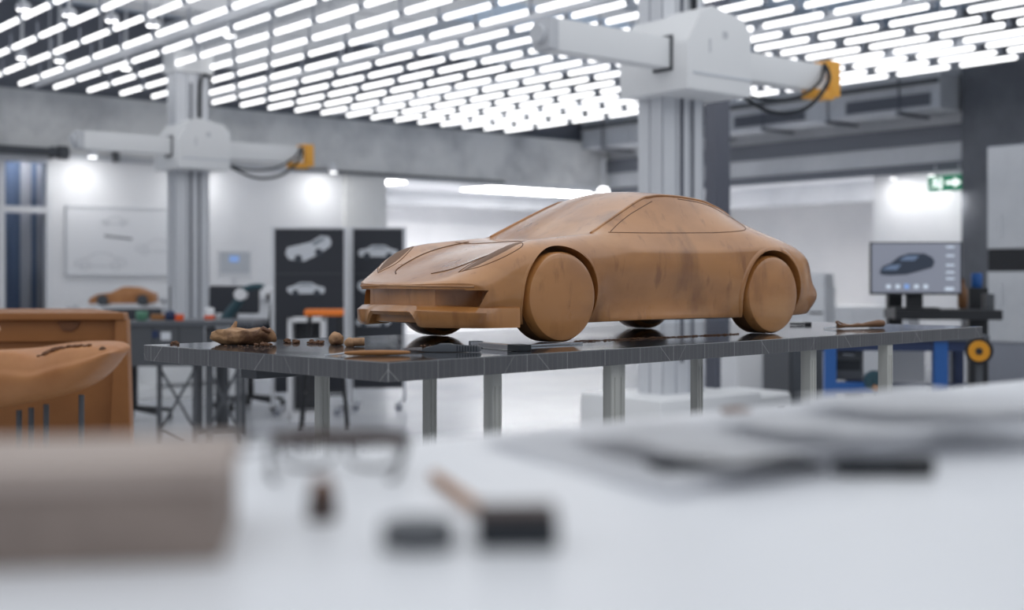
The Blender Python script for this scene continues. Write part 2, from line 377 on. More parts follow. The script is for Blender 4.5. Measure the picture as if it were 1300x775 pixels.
# ducts and fittings above the grid
def ceil_box(name, x0, x1, y0, y1, z0, dz, m, label, cat, depth):
    a = at(x0, y0, 1); a.z -= HC; c = at(x1, y1, 1); c.z -= HC
    va = a * ((z0 - HC) / a.z); vc = c * ((z0 - HC) / c.z)
    pa, qa = pq(va); pb, qb = pq(vc)
    bm = NB(); rbox(bm, min(pa, pb), max(pa, pb), min(qa, qb), max(qa, qb), z0, z0 + dz, .02)
    tag(obj(name, bm, m), label, cat)
p_, q_ = pq(at(30, 32, 9.6))
bm = NB(); rbox(bm, 2.3, 5.1, 8.9, 10.3, 3.42, 3.86, .02)
for k in range(4): rbox(bm, 2.6 + k * .7, 2.66 + k * .7, 8.88, 10.32, 3.40, 3.88)
for k in range(3): cyl(bm, W(2.7 + k, 9.6, 3.86), W(2.7 + k, 9.6, 4.05), .012, n=6)
tag(obj('ceiling_duct', bm, 'white'), 'white boxed air duct above the light rows near the window', 'duct')
bm = NB(); rbox(bm, 5.6, 6.5, 6.0, 12.6, 3.36, 3.75, .02)
for k in range(5): rbox(bm, 5.58, 6.52, 6.6 + k * 1.3, 6.65 + k * 1.3, 3.34, 3.77)
for k in range(4): cyl(bm, W(6.05, 6.9 + k * 1.6, 3.75), W(6.05, 6.9 + k * 1.6, 4.05), .012, n=6)
tag(obj('ceiling_duct', bm, 'soffit'), 'long grey air duct running above the light rows', 'duct')
for i in range(3):
    bm = NB(); rbox(bm, -2 + i * 0, 13, 6.2 + i * 2.7, 6.6 + i * 2.7, 3.72, 4.05)
    struct('ceiling_beam', bm, 'soffit', ['grey ceiling beam above the lamps, closest to the clay car', 'grey ceiling beam above the lamps, middle of three', 'grey ceiling beam above the lamps, closest to the concrete wall'][i], 'beam')
sp0 = None
for i, (x, y) in enumerate([(30, 13), (88, 20), (142, 27), (28, 74), (76, 78), (194, 33), (160, 88), (292, 46), (250, 68)]):
    d = at(x, y, 1); d.z -= HC; v = d * ((3.25 - HC) / d.z); v.z = 3.25
    if sp0 is None:
        b = NB(); lathe(b, [(.055, 0), (.06, .012), (.06, .03), (.045, .06), (.015, .075), (.012, .80)], n=16)
        sp0 = obj('ceiling_spotlight', b, 'white', smooth=40); sp0.location = v
        b = NB(); cyl(b, (0, 0, -.004), (0, 0, .002), .05, n=16); obj('lens', b, 'bulb', sp0)
        tag(sp0, 'small round white ceiling fitting above the tube rows near the window', 'lamp', 'round ceiling fittings above the tubes')
    else: dup(sp0, v)

# long duct with grilles and pipe on the ducted wall
pd = PR - .55
dt = thing('ventilation_duct', 'long grey square duct with dark grilles under the tubes', 'duct', W(pd + .2, (pil0 + QL) / 2, 2.92), TH)
Lq = QL - pil0 - .1
b = NB(); box(b, (0, 0, .22), (.5, Lq, .40), bev=.01)
for k in range(9): box(b, (0, -Lq / 2 + .3 + k * Lq / 9, .22), (.52, .03, .42))
obj('duct_body', b, 'soffit', dt)
for qq in (on_p(1130, 140, pd)[1], on_p(980, 157, pd)[1]):
    yy = qq - (pil0 + QL) / 2; b = NB(); box(b, (-.262, yy, .13), (.02, 1.1, .14))
    gr = obj('grille', b, 'soffit_dark', dt); b = NB()
    for k in range(7): box(b, (-.274, yy, .075 + k * .018), (.006, 1.06, .006))
    obj('slat', b, 'steel_dark', gr)
b = NB(); cyl(b, (-.30, -Lq / 2, .32), (-.30, Lq / 2, .32), .03, n=12); obj('pipe', b, 'dark_grey', dt, smooth=40)
for k in range(6): b = NB(); yy = -Lq / 2 + .5 + k * Lq / 6; box(b, (0, yy, .0), (.6, .05, .03)); cyl(b, (-.28, yy, 0), (-.28, yy, 1.1), .01, n=6); cyl(b, (.28, yy, 0), (.28, yy, 1.1), .01, n=6); obj('hanger', b, 'steel_dark', dt)

p0_ = on_q(-60, 190, QL - .12)[0]; p1_ = on_q(76, 190, QL - .12)[0]; z_ = on_q(30, 191, QL - .12)[2]
b = NB(); cyl(b, W(p0_, QL - .12, z_), W(p1_, QL - .12, z_), .045, n=14)
pp = tag(obj('wall_pipe', b, 'dark_grey', smooth=40), 'dark grey pipe along the beam above the window', 'pipe')
b = NB(); cyl(b, W(p1_ - .02, QL - .12, z_), W(p1_ + .08, QL - .12, z_), .075, n=14); obj('flange', b, 'dark_grey', pp, 40)
for k in range(3): b = NB(); rbox(b, p0_ + .3 + k * .7, p0_ + .33 + k * .7, QL - .14, QL - .001, z_ - .06, z_ + .06); obj('bracket', b, 'dark_grey', pp)
p2_, p3_ = on_q(372, 214, QL - .05)[0], on_q(640, 232, QL - .05)[0]; z_ = on_q(440, 219, QL - .05)[2]
b = NB(); cyl(b, W(p2_, QL - .05, z_), W(p3_, QL - .05, z_), .02, n=10); tag(obj('wall_pipe', b, 'dark_grey', smooth=40), 'thin grey conduit along the beam behind the yellow probe block', 'pipe')
# bay lamps (white panels that light the bay and the side room)
def bay_lamp(loc, sx, sy, label):
    t = thing('ceiling_panel_lamp', label, 'lamp', loc, TH)
    b = NB(); box(b, (0, 0, .02), (sx + .06, sy + .06, .04), bev=.008); obj('frame', b, 'white', t)
    b = NB(); box(b, (0, 0, -.004), (sx, sy, .01)); obj('diffuser', b, 'panel_light', t)
bay_lamp(W(9.5, 16.6, 2.575), 3.4, .8, 'bright ceiling panel in the bay next to the pale pillar')
bay_lamp(W(14.6, 16.6, 2.575), 3.4, .8, 'bright ceiling panel in the bay beyond the clay car')
bay_lamp(W(15.2, 10.0, 2.575), .9, 3.2, 'bright ceiling panel in the side room behind the screen')  # panel added to brighten the side room's far wall
t_ = on_q(30, 300, QL + .35)[0]
b = NB(); box(b, (0, 0, .02), (1.5, .14, .04)); o = tag(obj('ceiling_strip_lamp', b, 'white', loc=W(t_, QL + .37, 2.42), rotz=TH), 'slim strip lamp over the curtain strips behind the window', 'lamp')  # hidden light added so the curtain strips read brighter
b = NB(); box(b, (0, 0, -.003), (1.44, .12, .008)); obj('diffuser', b, 'panel_light', o)
b = NB(); lathe(b, [(.03, -.1), (.07, -.08), (.09, 0), (.07, .08), (.03, .1)], n=20)
v = at(766, 247, 17.6); o = obj('ceiling_globe_lamp', b, 'bulb', smooth=60, loc=v); tag(o, 'small white globe lamp in the corner below the concrete beam', 'lamp')
b = NB(); cyl(b, (0, 0, .09), (0, 0, 2.75 - v.z if v.z < 2.6 else .2), .012, n=8); obj('stem', b, 'alu', o)

# wall washers under the concrete beam
for i, x in enumerate((105, 255, 408)):
    p = on_q(x, 225, QL)[0]; o = thing('wall_washer_lamp', ['small round lamp under the beam close to the window', 'small round lamp under the beam by the narrow machine', 'small round lamp under the beam close to the pillar'][i], 'lamp', W(p, QL - .28, 2.36), TH, 'lamps under the concrete beam')
    b = NB(); cyl(b, (0, 0, 0), (0, 0, .09), .05, n=18); box(b, (0, .16, .10), (.03, .36, .02)); obj('housing', b, 'white', o, 40)
    b = NB(); cyl(b, (0, 0, -.006), (0, 0, 0), .042, n=18); obj('lens', b, 'bulb', o)
    ld = bpy.data.lights.new('wall_washer_light', 'AREA'); ld.shape = 'DISK'; ld.size = .1; ld.energy = 2.4; ld.spread = math.radians(175)
    lo = bpy.data.objects.new('wall_washer_light', ld); C.objects.link(lo); lo.parent = o; lo.location = (0, 0, -.02); lo.rotation_euler = (math.radians(18), 0, 0)

for i, x in enumerate((1136, 1184)):  # added lamps that brighten the white wall behind the screen
    q = on_p(x, 225, PR + .2)[1]; o = thing('wall_washer_lamp', ['small lamp under the stepped beam above the monitor screen edge nearest the car', 'small lamp under the stepped beam close to the exit sign'][i], 'lamp', W(PR + .17, q, 2.27), TH, 'lamps under the stepped beam')
    b = NB(); cyl(b, (0, 0, 0), (0, 0, .07), .04, n=18); obj('housing', b, 'white', o, 40)
    b = NB(); cyl(b, (0, 0, -.006), (0, 0, 0), .034, n=18); obj('lens', b, 'bulb', o)
    ld = bpy.data.lights.new('wall_washer_light', 'AREA'); ld.shape = 'DISK'; ld.size = .1; ld.energy = 1.8; ld.spread = math.radians(175)
    lo = bpy.data.objects.new('wall_washer_light', ld); C.objects.link(lo); lo.parent = o; lo.location = (-.12, 0, -.03); lo.rotation_euler = (0, math.radians(-20), 0)

# ================================================================== MEASURING MACHINES
def measuring_machine(loc, label, s=1.0, zcol=3.1, rail=2.0):
    t = thing('measuring_machine', label, 'machine', (loc[0], loc[1], 0), TH)
    # rail on the floor and the carriage
    b = NB(); box(b, (-.3, 0, .05), (rail, .55, .10), bev=.01); box(b, (-.3, -.18, .12), (rail, .06, .05)); box(b, (-.3, .18, .12), (rail, .06, .05)); obj('floor_rail', b, 'cmm', t, 40)
    b = NB(); box(b, (0, 0, .28), (.8, .62, .30), bev=.03); box(b, (.5, -.1, .30), (.34, .42, .24), bev=.05, seg=3); o = obj('carriage', b, 'cmm', t, 40)
    b = NB(); box(b, (.56, -.312, .30), (.05, .006, .07), rz=0); obj('carriage_switch', b, 'black', o)
    # column: extruded profile with grooves
    w1, w2 = .32 * s, .19 * s
    h1, h2 = w1 / 2, w2 / 2; gsz = .012
    def side(u0, u1, n, f):
        out = []; step = (u1 - u0) / n; sg = 1 if u1 > u0 else -1
        for i in range(n):
            a = u0 + step * i
            out += [f(a, 0), f(a + step * .86, 0), f(a + step * .86, 1), f(a + step * .995, 1)]
        return out
    poly = side(-h1, h1, 3, lambda u, d: (u, -h2 + d * gsz)) + side(-h2, h2, 2, lambda u, d: (h1 - d * gsz, u)) + side(h1, -h1, 3, lambda u, d: (u, h2 - d * gsz)) + side(h2, -h2, 2, lambda u, d: (-h1 + d * gsz, u))
    b = NB(); prism(b, poly, .42, zcol, 'xy'); col = obj('column', b, 'alu', t)
    b = NB(); box(b, (-.02, -h2 - .004, (zcol + .5) / 2), (.018, .012, zcol - .7)); box(b, (h1 * .42, -h2 - .004, (zcol + .5) / 2), (.010, .01, zcol - .7)); obj('guide_groove', b, 'steel_dark', col)
    b = NB(); box(b, (0, 0, zcol + .09), (w1 * 1.18, w2 * 1.35, .20), bev=.012); obj('top_cap', b, 'cmm', t, 40)
    # head with chamfered shoulders
    zc = 2.25
    pl = [(-.27, zc - .22), (.235, zc - .22), (.235, zc + .12), (.17, zc + .19), (-.08, zc + .235), (-.17, zc + .19), (-.27, zc + .03)]
    b = NB(); prism(b, pl, -.37, .13, 'xz', bev=.018); hd = obj('head', b, 'cmm', t, 40)
    b = NB(); box(b, (-.10, -.3715, zc + .02), (.012, .004, .07)); box(b, (.02, -.3715, zc + .09), (.035, .004, .035)); obj('head_mark', b, 'soffit', hd)
    b = NB(); box(b, (0, -.372, zc - .13), (.46, .006, .012)); obj('head_seam', b, 'print_pale', hd)
    # arm along e1
    ya = -.20
    b = NB(); box(b, (.0, ya, zc - .02), (2.12, .11, .155), bev=.008); arm = obj('arm', b, 'cmm', t, 40)
    b = NB(); box(b, (-.275, ya, zc - .02), (.012, .135, .185)); obj('arm_gasket', b, 'dark_grey', arm)
    b = NB(); box(b, (-1.085, ya, zc - .02), (.06, .125, .15), bev=.012); cyl(b, (-1.11, ya, zc - .02), (-1.15, ya, zc - .02), .045, n=16); obj('arm_end_cap', b, 'soffit', arm, 40)
    b = NB(); box(b, (1.10, ya, zc - .02), (.10, .16, .21), bev=.008); box(b, (1.0, ya - .03, zc - .12), (.18, .1, .05), bev=.006); obj('probe_block', b, 'yellow', arm, 40)
    b = NB()
    pts = smooth_path([(1.02, ya - .06, zc + .06), (.98, ya - .12, zc - .05), (.80, ya - .1, zc - .22), (.55, ya - .05, zc - .26), (.30, ya, zc - .16), (.22, ya + .1, zc - .1)])
    tube(b, pts, .012, n=8)
    pts = smooth_path([(1.02, ya - .06, zc + .05), (.92, ya - .1, zc - .06), (.70, ya - .1, zc - .17), (.45, ya - .04, zc - .19), (.24, ya + .05, zc - .12)]); tube(b, pts, .009, n=8)
    obj('cable', b, 'rubber', arm, 179)
    b = NB(); tube(b, smooth_path([(h1 + .01, -.02, zc + .5), (h1 + .05, -.02, zc + .62), (h1 - .03, -h2 - .02, zc + .66), (h1 - .09, -h2 - .02, zc + .60), (h1 - .10, -h2 - .02, zc + .2)], 8), .016)
    tube(b, [(h1 + .012, -.02, zc + .5), (h1 + .012, -.02, .5)], .018); obj('column_cable', b, 'rubber', t, 179)
    return t
vm = at(852, 355, 6.9)
measuring_machine(vm, 'tall white measuring machine with horizontal arm directly behind the clay car')
vm2 = at(239, 355, 11.45)
measuring_machine(vm2, 'white measuring machine with horizontal arm against the white wall', zcol=2.93, rail=1.3)

# ================================================================== MEASURING TABLE
ZT = .925
TA = math.radians(45.3)
tb = thing('measuring_table', 'dark steel surface table with ruled edges carrying the clay car', 'table', (-.186, 1.888, 0), TA)
TL, TW, TT = 2.043, .729, .030
b = NB(); box(b, (TL / 2, TW / 2, ZT - TT / 2), (TL, TW, TT), bev=.0012, seg=1); obj('table_top', b, 'table', tb)
def tloc(x, Y):
    X = (x - CX) / FPX * Y; d = Vector((X + .186, Y - 1.888))
    ca, sa = math.cos(TA), math.sin(TA); return (d.x * ca + d.y * sa, -d.x * sa + d.y * ca)
for x, Y, sx, sy in [(409, 2.30, .021, .021), (545.5, 2.33, .020, .020), (625.5, 2.12, .0235, .0235), (779.5, 2.32, .040, .022), (884.5, 2.62, .020, .020), (1026.5, 2.80, .026, .026), (1124, 3.0, .026, .026)]:
    a, c = tloc(x, Y); b = NB(); z1 = ZT - TT
    box(b, (a, c, z1 / 2 + .006), (sx, sy, z1 - .012), bev=.0015, seg=1)
    box(b, (a, c, .006), (sx * 2.2, sy * 2.2, .012), bev=.002)
    for k in (-1, 1):
        box(b, (a + k * sx * .22, c - sy / 2 - .0006, z1 / 2), (sx * .10, .0012, z1 - .05))
    obj('leg', b, 'leg', tb)
a0, c0 = tloc(345, 2.33)
b = NB(); box(b, (a0, c0, ZT - TT - .013), (.10, .05, .026), bev=.002); obj('mounting_box', b, 'dark_grey', tb)

# ================================================================== THE CLAY CAR
def build_car_mesh():
    St = []   # stations, each ten (s, y, z) from underside centre to roof centre
    St.append([(-.240, 0, .040), (-.232, .10, .040), (-.210, .165, .043), (-.183, .203, .068), (-.172, .212, .092), (-.188, .203, .113), (-.214, .170, .117), (-.237, .120, .116), (-.250, .062, .1145), (-.254, 0, .114)])
    St.append([(-.19, 0, .036), (-.185, .12, .036), (-.168, .185, .040), (-.148, .218, .075), (-.140, .2235, .108), (-.150, .214, .136), (-.168, .178, .147), (-.188, .127, .139), (-.202, .065, .134), (-.207, 0, .133)])
    St.append([(-.10, 0, .034), (-.10, .13, .034), (-.10, .205, .037), (-.10, .2265, .082), (-.10, .2295, .128), (-.10, .2205, .168), (-.100, .178, .1890), (-.106, .128, .1720), (-.118, .065, .1635), (-.123, 0, .1625)])
    St.append([(0, 0, .034), (0, .13, .034), (0, .207, .037), (0, .2300, .085), (0, .2325, .136), (0, .2250, .181), (-.003, .184, .2065), (-.008, .132, .1960), (-.018, .068, .190), (-.023, 0, .1895)])
    St.append([(.105, 0, .034), (.105, .13, .034), (.105, .206, .0375), (.105, .2220, .085), (.105, .2265, .138), (.105, .2210, .184), (.098, .188, .2150), (.085, .145, .2130), (.078, .075, .2080), (.070, 0, .2070)])
    St.append([(.160, 0, .034), (.160, .13, .034), (.160, .209, .0385), (.160, .2105, .085), (.160, .2215, .138), (.160, .2190, .184), (.150, .192, .2180), (.132, .168, .2195), (.112, .083, .2145), (.102, 0, .2135)])
    St.append([(.300, 0, .034), (.300, .13, .034), (.300, .211, .0395), (.300, .2080, .083), (.300, .2200, .138), (.300, .2185, .185), (.300, .197, .2200), (.318, .142, .3040), (.303, .072, .3120), (.297, 0, .3145)])
    St.append([(.420, 0, .034), (.420, .13, .034), (.420, .211, .0395), (.420, .2090, .083), (.420, .2205, .138), (.420, .2190, .186), (.420, .198, .2230), (.420, .141, .3100), (.415, .072, .3175), (.412, 0, .3195)])
    St.append([(.540, 0, .034), (.540, .13, .034), (.540, .209, .0385), (.540, .2220, .085), (.540, .2285, .142), (.540, .2255, .190), (.540, .198, .2290), (.545, .132, .2980), (.540, .068, .3120), (.540, 0, .3155)])
    St.append([(.650, 0, .034), (.650, .13, .034), (.650, .207, .0375), (.650, .2310, .085), (.650, .2345, .145), (.650, .2300, .196), (.640, .192, .2310), (.636, .118, .2700), (.636, .062, .2900), (.636, 0, .2960)])
    St.append([(.755, 0, .034), (.755, .13, .034), (.755, .205, .0400), (.755, .2250, .085), (.755, .2300, .143), (.752, .2235, .186), (.738, .186, .2150), (.730, .118, .2330), (.730, .060, .2520), (.730, 0, .2570)])
    St.append([(.805, 0, .040), (.805, .13, .040), (.808, .200, .0420), (.818, .2130, .082), (.808, .2160, .130), (.803, .2090, .170), (.803, .170, .1940), (.806, .116, .2060), (.812, .060, .2160), (.814, 0, .2190)])
    St.append([(.846, 0, .050), (.842, .12, .050), (.832, .184, .0480), (.858, .1960, .086), (.834, .1960, .118), (.824, .1880, .152), (.838, .156, .1800), (.855, .108, .1930), (.870, .056, .2020), (.875, 0, .2045)])
    nS, nJ = len(St), 10
    bm = NB(); G = []
    for st in St:
        row = [bm.verts.new(p) for p in st]
        mir = [row[0]] + [bm.verts.new((p[0], -p[1], p[2])) for p in st[1:9]] + [row[9]]
        G.append((row, mir))
    cr = bm.edges.layers.float.new('crease_edge')
    for i in range(nS - 1):
        for sd in (0, 1):
            A, B = G[i][sd], G[i + 1][sd]
            for j in range(nJ - 1): bm.faces.new((A[j], A[j + 1], B[j + 1], B[j]))
    for i in (0, nS - 1):
        for sd in (0, 1):
            r = G[i][sd]
            bm.faces.new((r[0], r[1], r[8], r[9])); bm.faces.new((r[1], r[2], r[7], r[8])); bm.faces.new((r[2], r[3], r[6], r[7])); bm.faces.new((r[3], r[4], r[5], r[6]))
    bmesh.ops.recalc_face_normals(bm, faces=bm.faces[:])
    def crease(u, v, c):
        e = bm.edges.get((u, v))
        if e: e[cr] = c
    for sd in (0, 1):
        for i in range(nS - 1):
            crease(G[i][sd][2], G[i + 1][sd][2], .75); crease(G[i][sd][1], G[i + 1][sd][1], .3)
            if 5 <= i <= 8: crease(G[i][sd][7], G[i + 1][sd][7], (1, .85, .7, .4)[i - 5])
            if 5 <= i <= 8: crease(G[i][sd][6], G[i + 1][sd][6], .55)
            if 5 <= i <= 9: crease(G[i][sd][5], G[i + 1][sd][5], .55)
        for j in range(7, 9): crease(G[5][sd][j], G[5][sd][j + 1], .85); crease(G[6][sd][j], G[6][sd][j + 1], .2)
        crease(G[5][sd][6], G[5][sd][7], .45)
        for j in range(9):
            crease(G[0][sd][j], G[0][sd][j + 1], .85 if j > 4 else .6)
            crease(G[nS - 1][sd][j], G[nS - 1][sd][j + 1], .8)
    me = bpy.data.meshes.new('cage'); bm.to_mesh(me); bm.free()
    tgt = [v.co.copy() for v in me.vertices]
    o = bpy.data.objects.new('cage', me); C.objects.link(o)
    md = o.modifiers.new('s', 'SUBSURF'); md.levels = 3; md.render_levels = 3; md.boundary_smooth = 'ALL'
    dg = bpy.context.evaluated_depsgraph_get()
    for it in range(5):
        dg = bpy.context.evaluated_depsgraph_get(); ev = o.evaluated_get(dg); em = ev.to_mesh()
        lim = [em.vertices[i].co.copy() for i in range(len(tgt))]; ev.to_mesh_clear()
        for i, v in enumerate(me.vertices): v.co += (tgt[i] - lim[i]) * .8
        me.update(); o.update_tag(); bpy.context.view_layer.update()
    return o
def bool_cut(o, cutters):
    for c in cutters:
        m = o.modifiers.new('b', 'BOOLEAN'); m.operation = 'DIFFERENCE'; m.solver = 'EXACT'; m.object = c
    bpy.context.view_layer.update()
    dg = bpy.context.evaluated_depsgraph_get()
    me = bpy.data.meshes.new_from_object(o.evaluated_get(dg), depsgraph=dg)
    for c in cutters: bpy.data.objects.remove(c, do_unlink=True)
    return me
def temp(bm):
    bmesh.ops.recalc_face_normals(bm, faces=bm.faces[:]); me = bpy.data.meshes.new('t'); bm.to_mesh(me); bm.free(); o = bpy.data.objects.new('t', me); C.objects.link(o); return o

NOSE = [(-.254, 0), (-.251, .06), (-.239, .12), (-.216, .168), (-.19, .203), (-.172, .214), (-.150, .2190), (-.125, .2235), (-.106, .2255)]
def nose_x(y):
    y = abs(y)
    for (x0, y0), (x1, y1) in zip(NOSE, NOSE[1:]):
        if y <= y1: return x0 + (x1 - x0) * (y - y0) / (y1 - y0)
    return NOSE[-1][0] + (y - .214) * 1.6
cage = build_car_mesh()
WB, WR = .650, .0895
cut = []
for s_, rr in ((0, .1000), (WB, .1000)):
    for sd in (-1, 1):
        b = NB(); cyl(b, (s_, sd * .135, WR + .002), (s_, sd * .30, WR + .002), rr, n=72); cut.append(temp(b))
# recessed band under the bonnet lip
ys = [i * .18 / 12 for i in range(-12, 13)]
b = NB(); prism(b, [(nose_x(y) + .016 - .004 * abs(y) / .18, y) for y in ys] + [(-.33, .19), (-.33, -.19)], .070, .1055, 'xy'); cut.append(temp(b))
for sd in (-1, 1):       # deep corner intakes
    pl = [(-.30, .105 * sd), (-.195, .118 * sd), (-.140, .150 * sd), (-.128, .190 * sd), (-.150, .2075 * sd), (-.172, .212 * sd), (-.30, .235 * sd)]
    b = NB(); prism(b, pl, (.066), .1035, 'xy')
    for q_ in b.verts:
        if q_.co.z < .08 and abs(q_.co.y) > .17: q_.co.y *= .93; q_.co.x -= .012
    cut.append(temp(b))
body_me = bool_cut(cage, cut)
bvh_bm = NB(); bvh_bm.from_mesh(body_me); BV = BVHTree.FromBMesh(bvh_bm); bvh_bm.free()
bpy.data.objects.remove(cage, do_unlink=True)
body_me.shade_smooth(); body_me.set_sharp_from_angle(angle=math.radians(34))
body_me.name = 'body'
def drop(x, y, off=0.0):
    h = BV.ray_cast(Vector((x, y, 1)), Vector((0, 0, -1))); return h[0] + h[1] * off if h[0] else None
def sidehit(x, z, sd=-1, off=0.0):
    h = BV.ray_cast(Vector((x, sd * 1.0, z)), Vector((0, -sd, 0))); return h[0] + h[1] * off if h[0] else None

car_o = Vector((.1025, 2.477, ZT)) + E1 * .325 + E2 * .2335 + Vector((0, 0, .0007))
car = thing('clay_car', 'large brown clay sports car model standing on the steel table', 'model car', car_o, TH)
SH = Matrix.Translation((-.325, 0, 0))
def cobj(name, bm, m, parent=car, smooth=179):
    bm.transform(SH); return obj(name, bm, m, parent, smooth)
body_me.transform(SH)
body_me.materials.clear(); body_me.materials.append(M['clay'])
bo = bpy.data.objects.new('body', body_me); C.objects.link(bo); bo.parent = car
# wheels
for s_ in (0, WB):
    for sd in (-1, 1):
        yo = .2325 * sd; yi = .160 * sd
        b = NB(); pr = [(.02, 0), (WR - .008, 0), (WR - .002, .004), (WR, .010), (WR, .062), (WR - .004, .070), (WR - .012, .073), (.02, .073)]
        lathe(b, pr, (s_, yi, WR), 72, axis=(0, sd, 0))
        w = cobj('wheel', b, 'clay', smooth=40)
        b = NB(); lathe(b, [(.02, -.001), (WR - .012, -.001), (WR + .0002, .009), (WR + .0004, .045), (WR - .001, .048), (.02, .048)], (s_, yi, WR), 72, axis=(0, sd, 0))
        cobj('tyre', b, 'clay_tyre', w, smooth=40)
# arch lips: swept flange round every arch
for s_, R0 in ((0, .1003), (WB, .1003)):
    for sd in (-1, 1):
        b = NB(); ring = []
        for k in range(49):
            a = math.radians(-28 + 236 * k / 48)
            rows = []
            for dr in (0.0, .0065 if s_ == 0 else .0105):
                x = s_ + (R0 + dr) * math.cos(a); z = WR + .002 + (R0 + dr) * math.sin(a)
                h = sidehit(x, z, sd, .0) if z > .036 else None
                rows.append((x, z, h))
            if any(r[2] is None or abs(r[2].y) < .17 for r in rows): ring.append(None); continue
            yA = rows[1][2].y
            (x0, z0, _), (x1, z1, _) = rows
            ring.append([b.verts.new((x0, yA + sd * (.0014 if s_ == 0 else .0036), z0)), b.verts.new(((x0 + x1) / 2, yA + sd * (.0018 if s_ == 0 else .0042), (z0 + z1) / 2)), b.verts.new((x1, yA - sd * .0004, z1)), b.verts.new((x1, yA - sd * .004, z1)), b.verts.new((x0, yA - sd * .006, z0))])
        for r0, r1 in zip(ring, ring[1:]):
            if r0 and r1:
                for k in range(5): b.faces.new((r0[k], r0[(k + 1) % 5], r1[(k + 1) % 5], r1[k]))
        cobj('arch_lip', b, 'clay', smooth=50)
# front splitter with a central opening
b = NB(); rows = []
half = smooth_path([(x, y, 0) for x, y in NOSE], 7)
path = [Vector((p.x, -p.y, 0)) for p in reversed(half[1:])] + half
for i_, p in enumerate(path):
    d = (path[min(i_ + 1, len(path) - 1)] - path[max(i_ - 1, 0)]).normalized(); nrm = Vector((-d.y, d.x, 0))
    y = p.y; k = min(max((abs(y) - .072) / .016, 0), 1); e = min(max((p.x + .106) / -.05, 0), 1)
    zb = .054 * (1 - k) + .0315 * k; zt_ = .0735 - .0035 * (abs(y) / .2) ** 2
    fade = min(max((-.150 - p.x) / .05, 0), 1)
    def at_(o, z):
        o = o * (.15 + .85 * fade)
        return b.verts.new((p.x + nrm.x * o, p.y + nrm.y * o, z))
    rows.append([at_(-.030, zt_ + .002), at_(-.004, zt_), at_(.001 + .006 * k * e, zt_ - .009), at_(.006 * e, zb + .007), at_(.001, zb), at_(-.045, zb + .002)])
for r0, r1 in zip(rows, rows[1:]):
    for k in range(6): b.faces.new((r0[k], r0[(k + 1) % 6], r1[(k + 1) % 6], r1[k]))
b.faces.new(rows[0]); b.faces.new(list(reversed(rows[-1])))
cobj('front_splitter', b, 'clay', smooth=38)
# thin lip along the bonnet's leading edge
b = NB()
tube(b, [(nose_x(y) + .0015, y, .1125 - .002 * abs(y) / .2) for y in [-.195 + .39 * i / 50 for i in range(51)]], .0024, n=8); cobj('bonnet_lip', b, 'clay_pale')
# grooves laid on the surface
def groove(pts, fn, r=.0015, name='panel_groove'):
    path = smooth_path([(p[0], p[1], 0) for p in pts], 12); out = []
    for p in path:
        h = fn(p.x, p.y)
        if h is not None: out.append(h)
    if len(out) > 2:
        b = NB(); tube(b, out, r, n=6); return cobj(name, b, 'clay_groove')
for sd in (-1, 1):
    groove([(-.198, .062 * sd), (-.170, .098 * sd), (-.110, .120 * sd), (-.03, .134 * sd), (.05, .140 * sd)], drop)       # bonnet shut line
    groove([(-.190, .140 * sd), (-.165, .178 * sd), (-.125, .203 * sd), (-.085, .203 * sd), (-.070, .183 * sd), (-.10, .157 * sd), (-.150, .135 * sd), (-.190, .140 * sd)], drop, .0009)   # headlamp
    groove([(.420, .3045), (.50, .2985), (.56, .2850), (.605, .2640), (.618, .2480), (.600, .2385), (.55, .2330), (.48, .2290)], lambda x, z: sidehit(x, z, sd), .0010)
    groove([(.165, .2225), (.26, .2235), (.38, .2262), (.48, .2290)], lambda x, z: sidehit(x, z, sd), .0009)  # soft crease below the window, its shade drawn as a dark line
    groove([(.172, .2240), (.25, .2620), (.335, .2960)], lambda x, z: sidehit(x, z, sd), .0008)
for sd in (-1, 1):      # windscreen pillar and roof rail beads
    pts = []
    for p in smooth_path([(.134, .1675 * sd, 0), (.222, .1555 * sd, 0), (.318, .1420 * sd, 0), (.420, .1410 * sd, 0), (.545, .1320 * sd, 0), (.625, .1190 * sd, 0)], 8):
        h = drop(p.x, p.y, .0006)
        if h is not None: pts.append(h)
    b = NB(); tube(b, pts, [.0030 if i_ < 18 else .0030 - .0018 * (i_ - 18) / max(1, len(pts) - 18) for i_ in range(len(pts))], 8); cobj('pillar_edge', b, 'clay')
groove([(-.005, -.155), (.02, -.09), (.034, 0), (.02, .09), (-.005, .155)], lambda x, y: drop(x + .03, y), .0012)
for sd in (-1, 1):     # headlamp surface patches
    A_ = smooth_path([(-.186, .146 * sd, 0), (-.150, .140 * sd, 0), (-.108, .152 * sd, 0), (-.070, .178 * sd, 0)], 8); B_ = smooth_path([(-.180, .152 * sd, 0), (-.160, .176 * sd, 0), (-.120, .197 * sd, 0), (-.072, .190 * sd, 0)], 8)
    b = NB(); rows = []
    for p, q in zip(A_, B_):
        r_ = [];
        for k in range(7):
            u = p.lerp(q, k / 6); h = drop(u.x, u.y, .0005 if k not in (0, 6) else -.0008)
            r_.append(b.verts.new(h) if h is not None else None)
        rows.append(r_)
    for r0, r1 in zip(rows, rows[1:]):
        for k in range(6):
            if all((r0[k], r0[k + 1], r1[k + 1], r1[k])): b.faces.new((r0[k], r0[k + 1], r1[k + 1], r1[k]))
    cobj('headlamp', b, 'clay_tyre')
# tail edge
b = NB(); tube(b, [(.8755 - (abs(y) / .156) ** 2 * .037, y, .2050 - (abs(y) / .156) ** 2 * .0245) for y in [-.15 + .30 * i / 24 for i in range(25)]], .0022, n=8); cobj('tail_lip', b, 'clay')

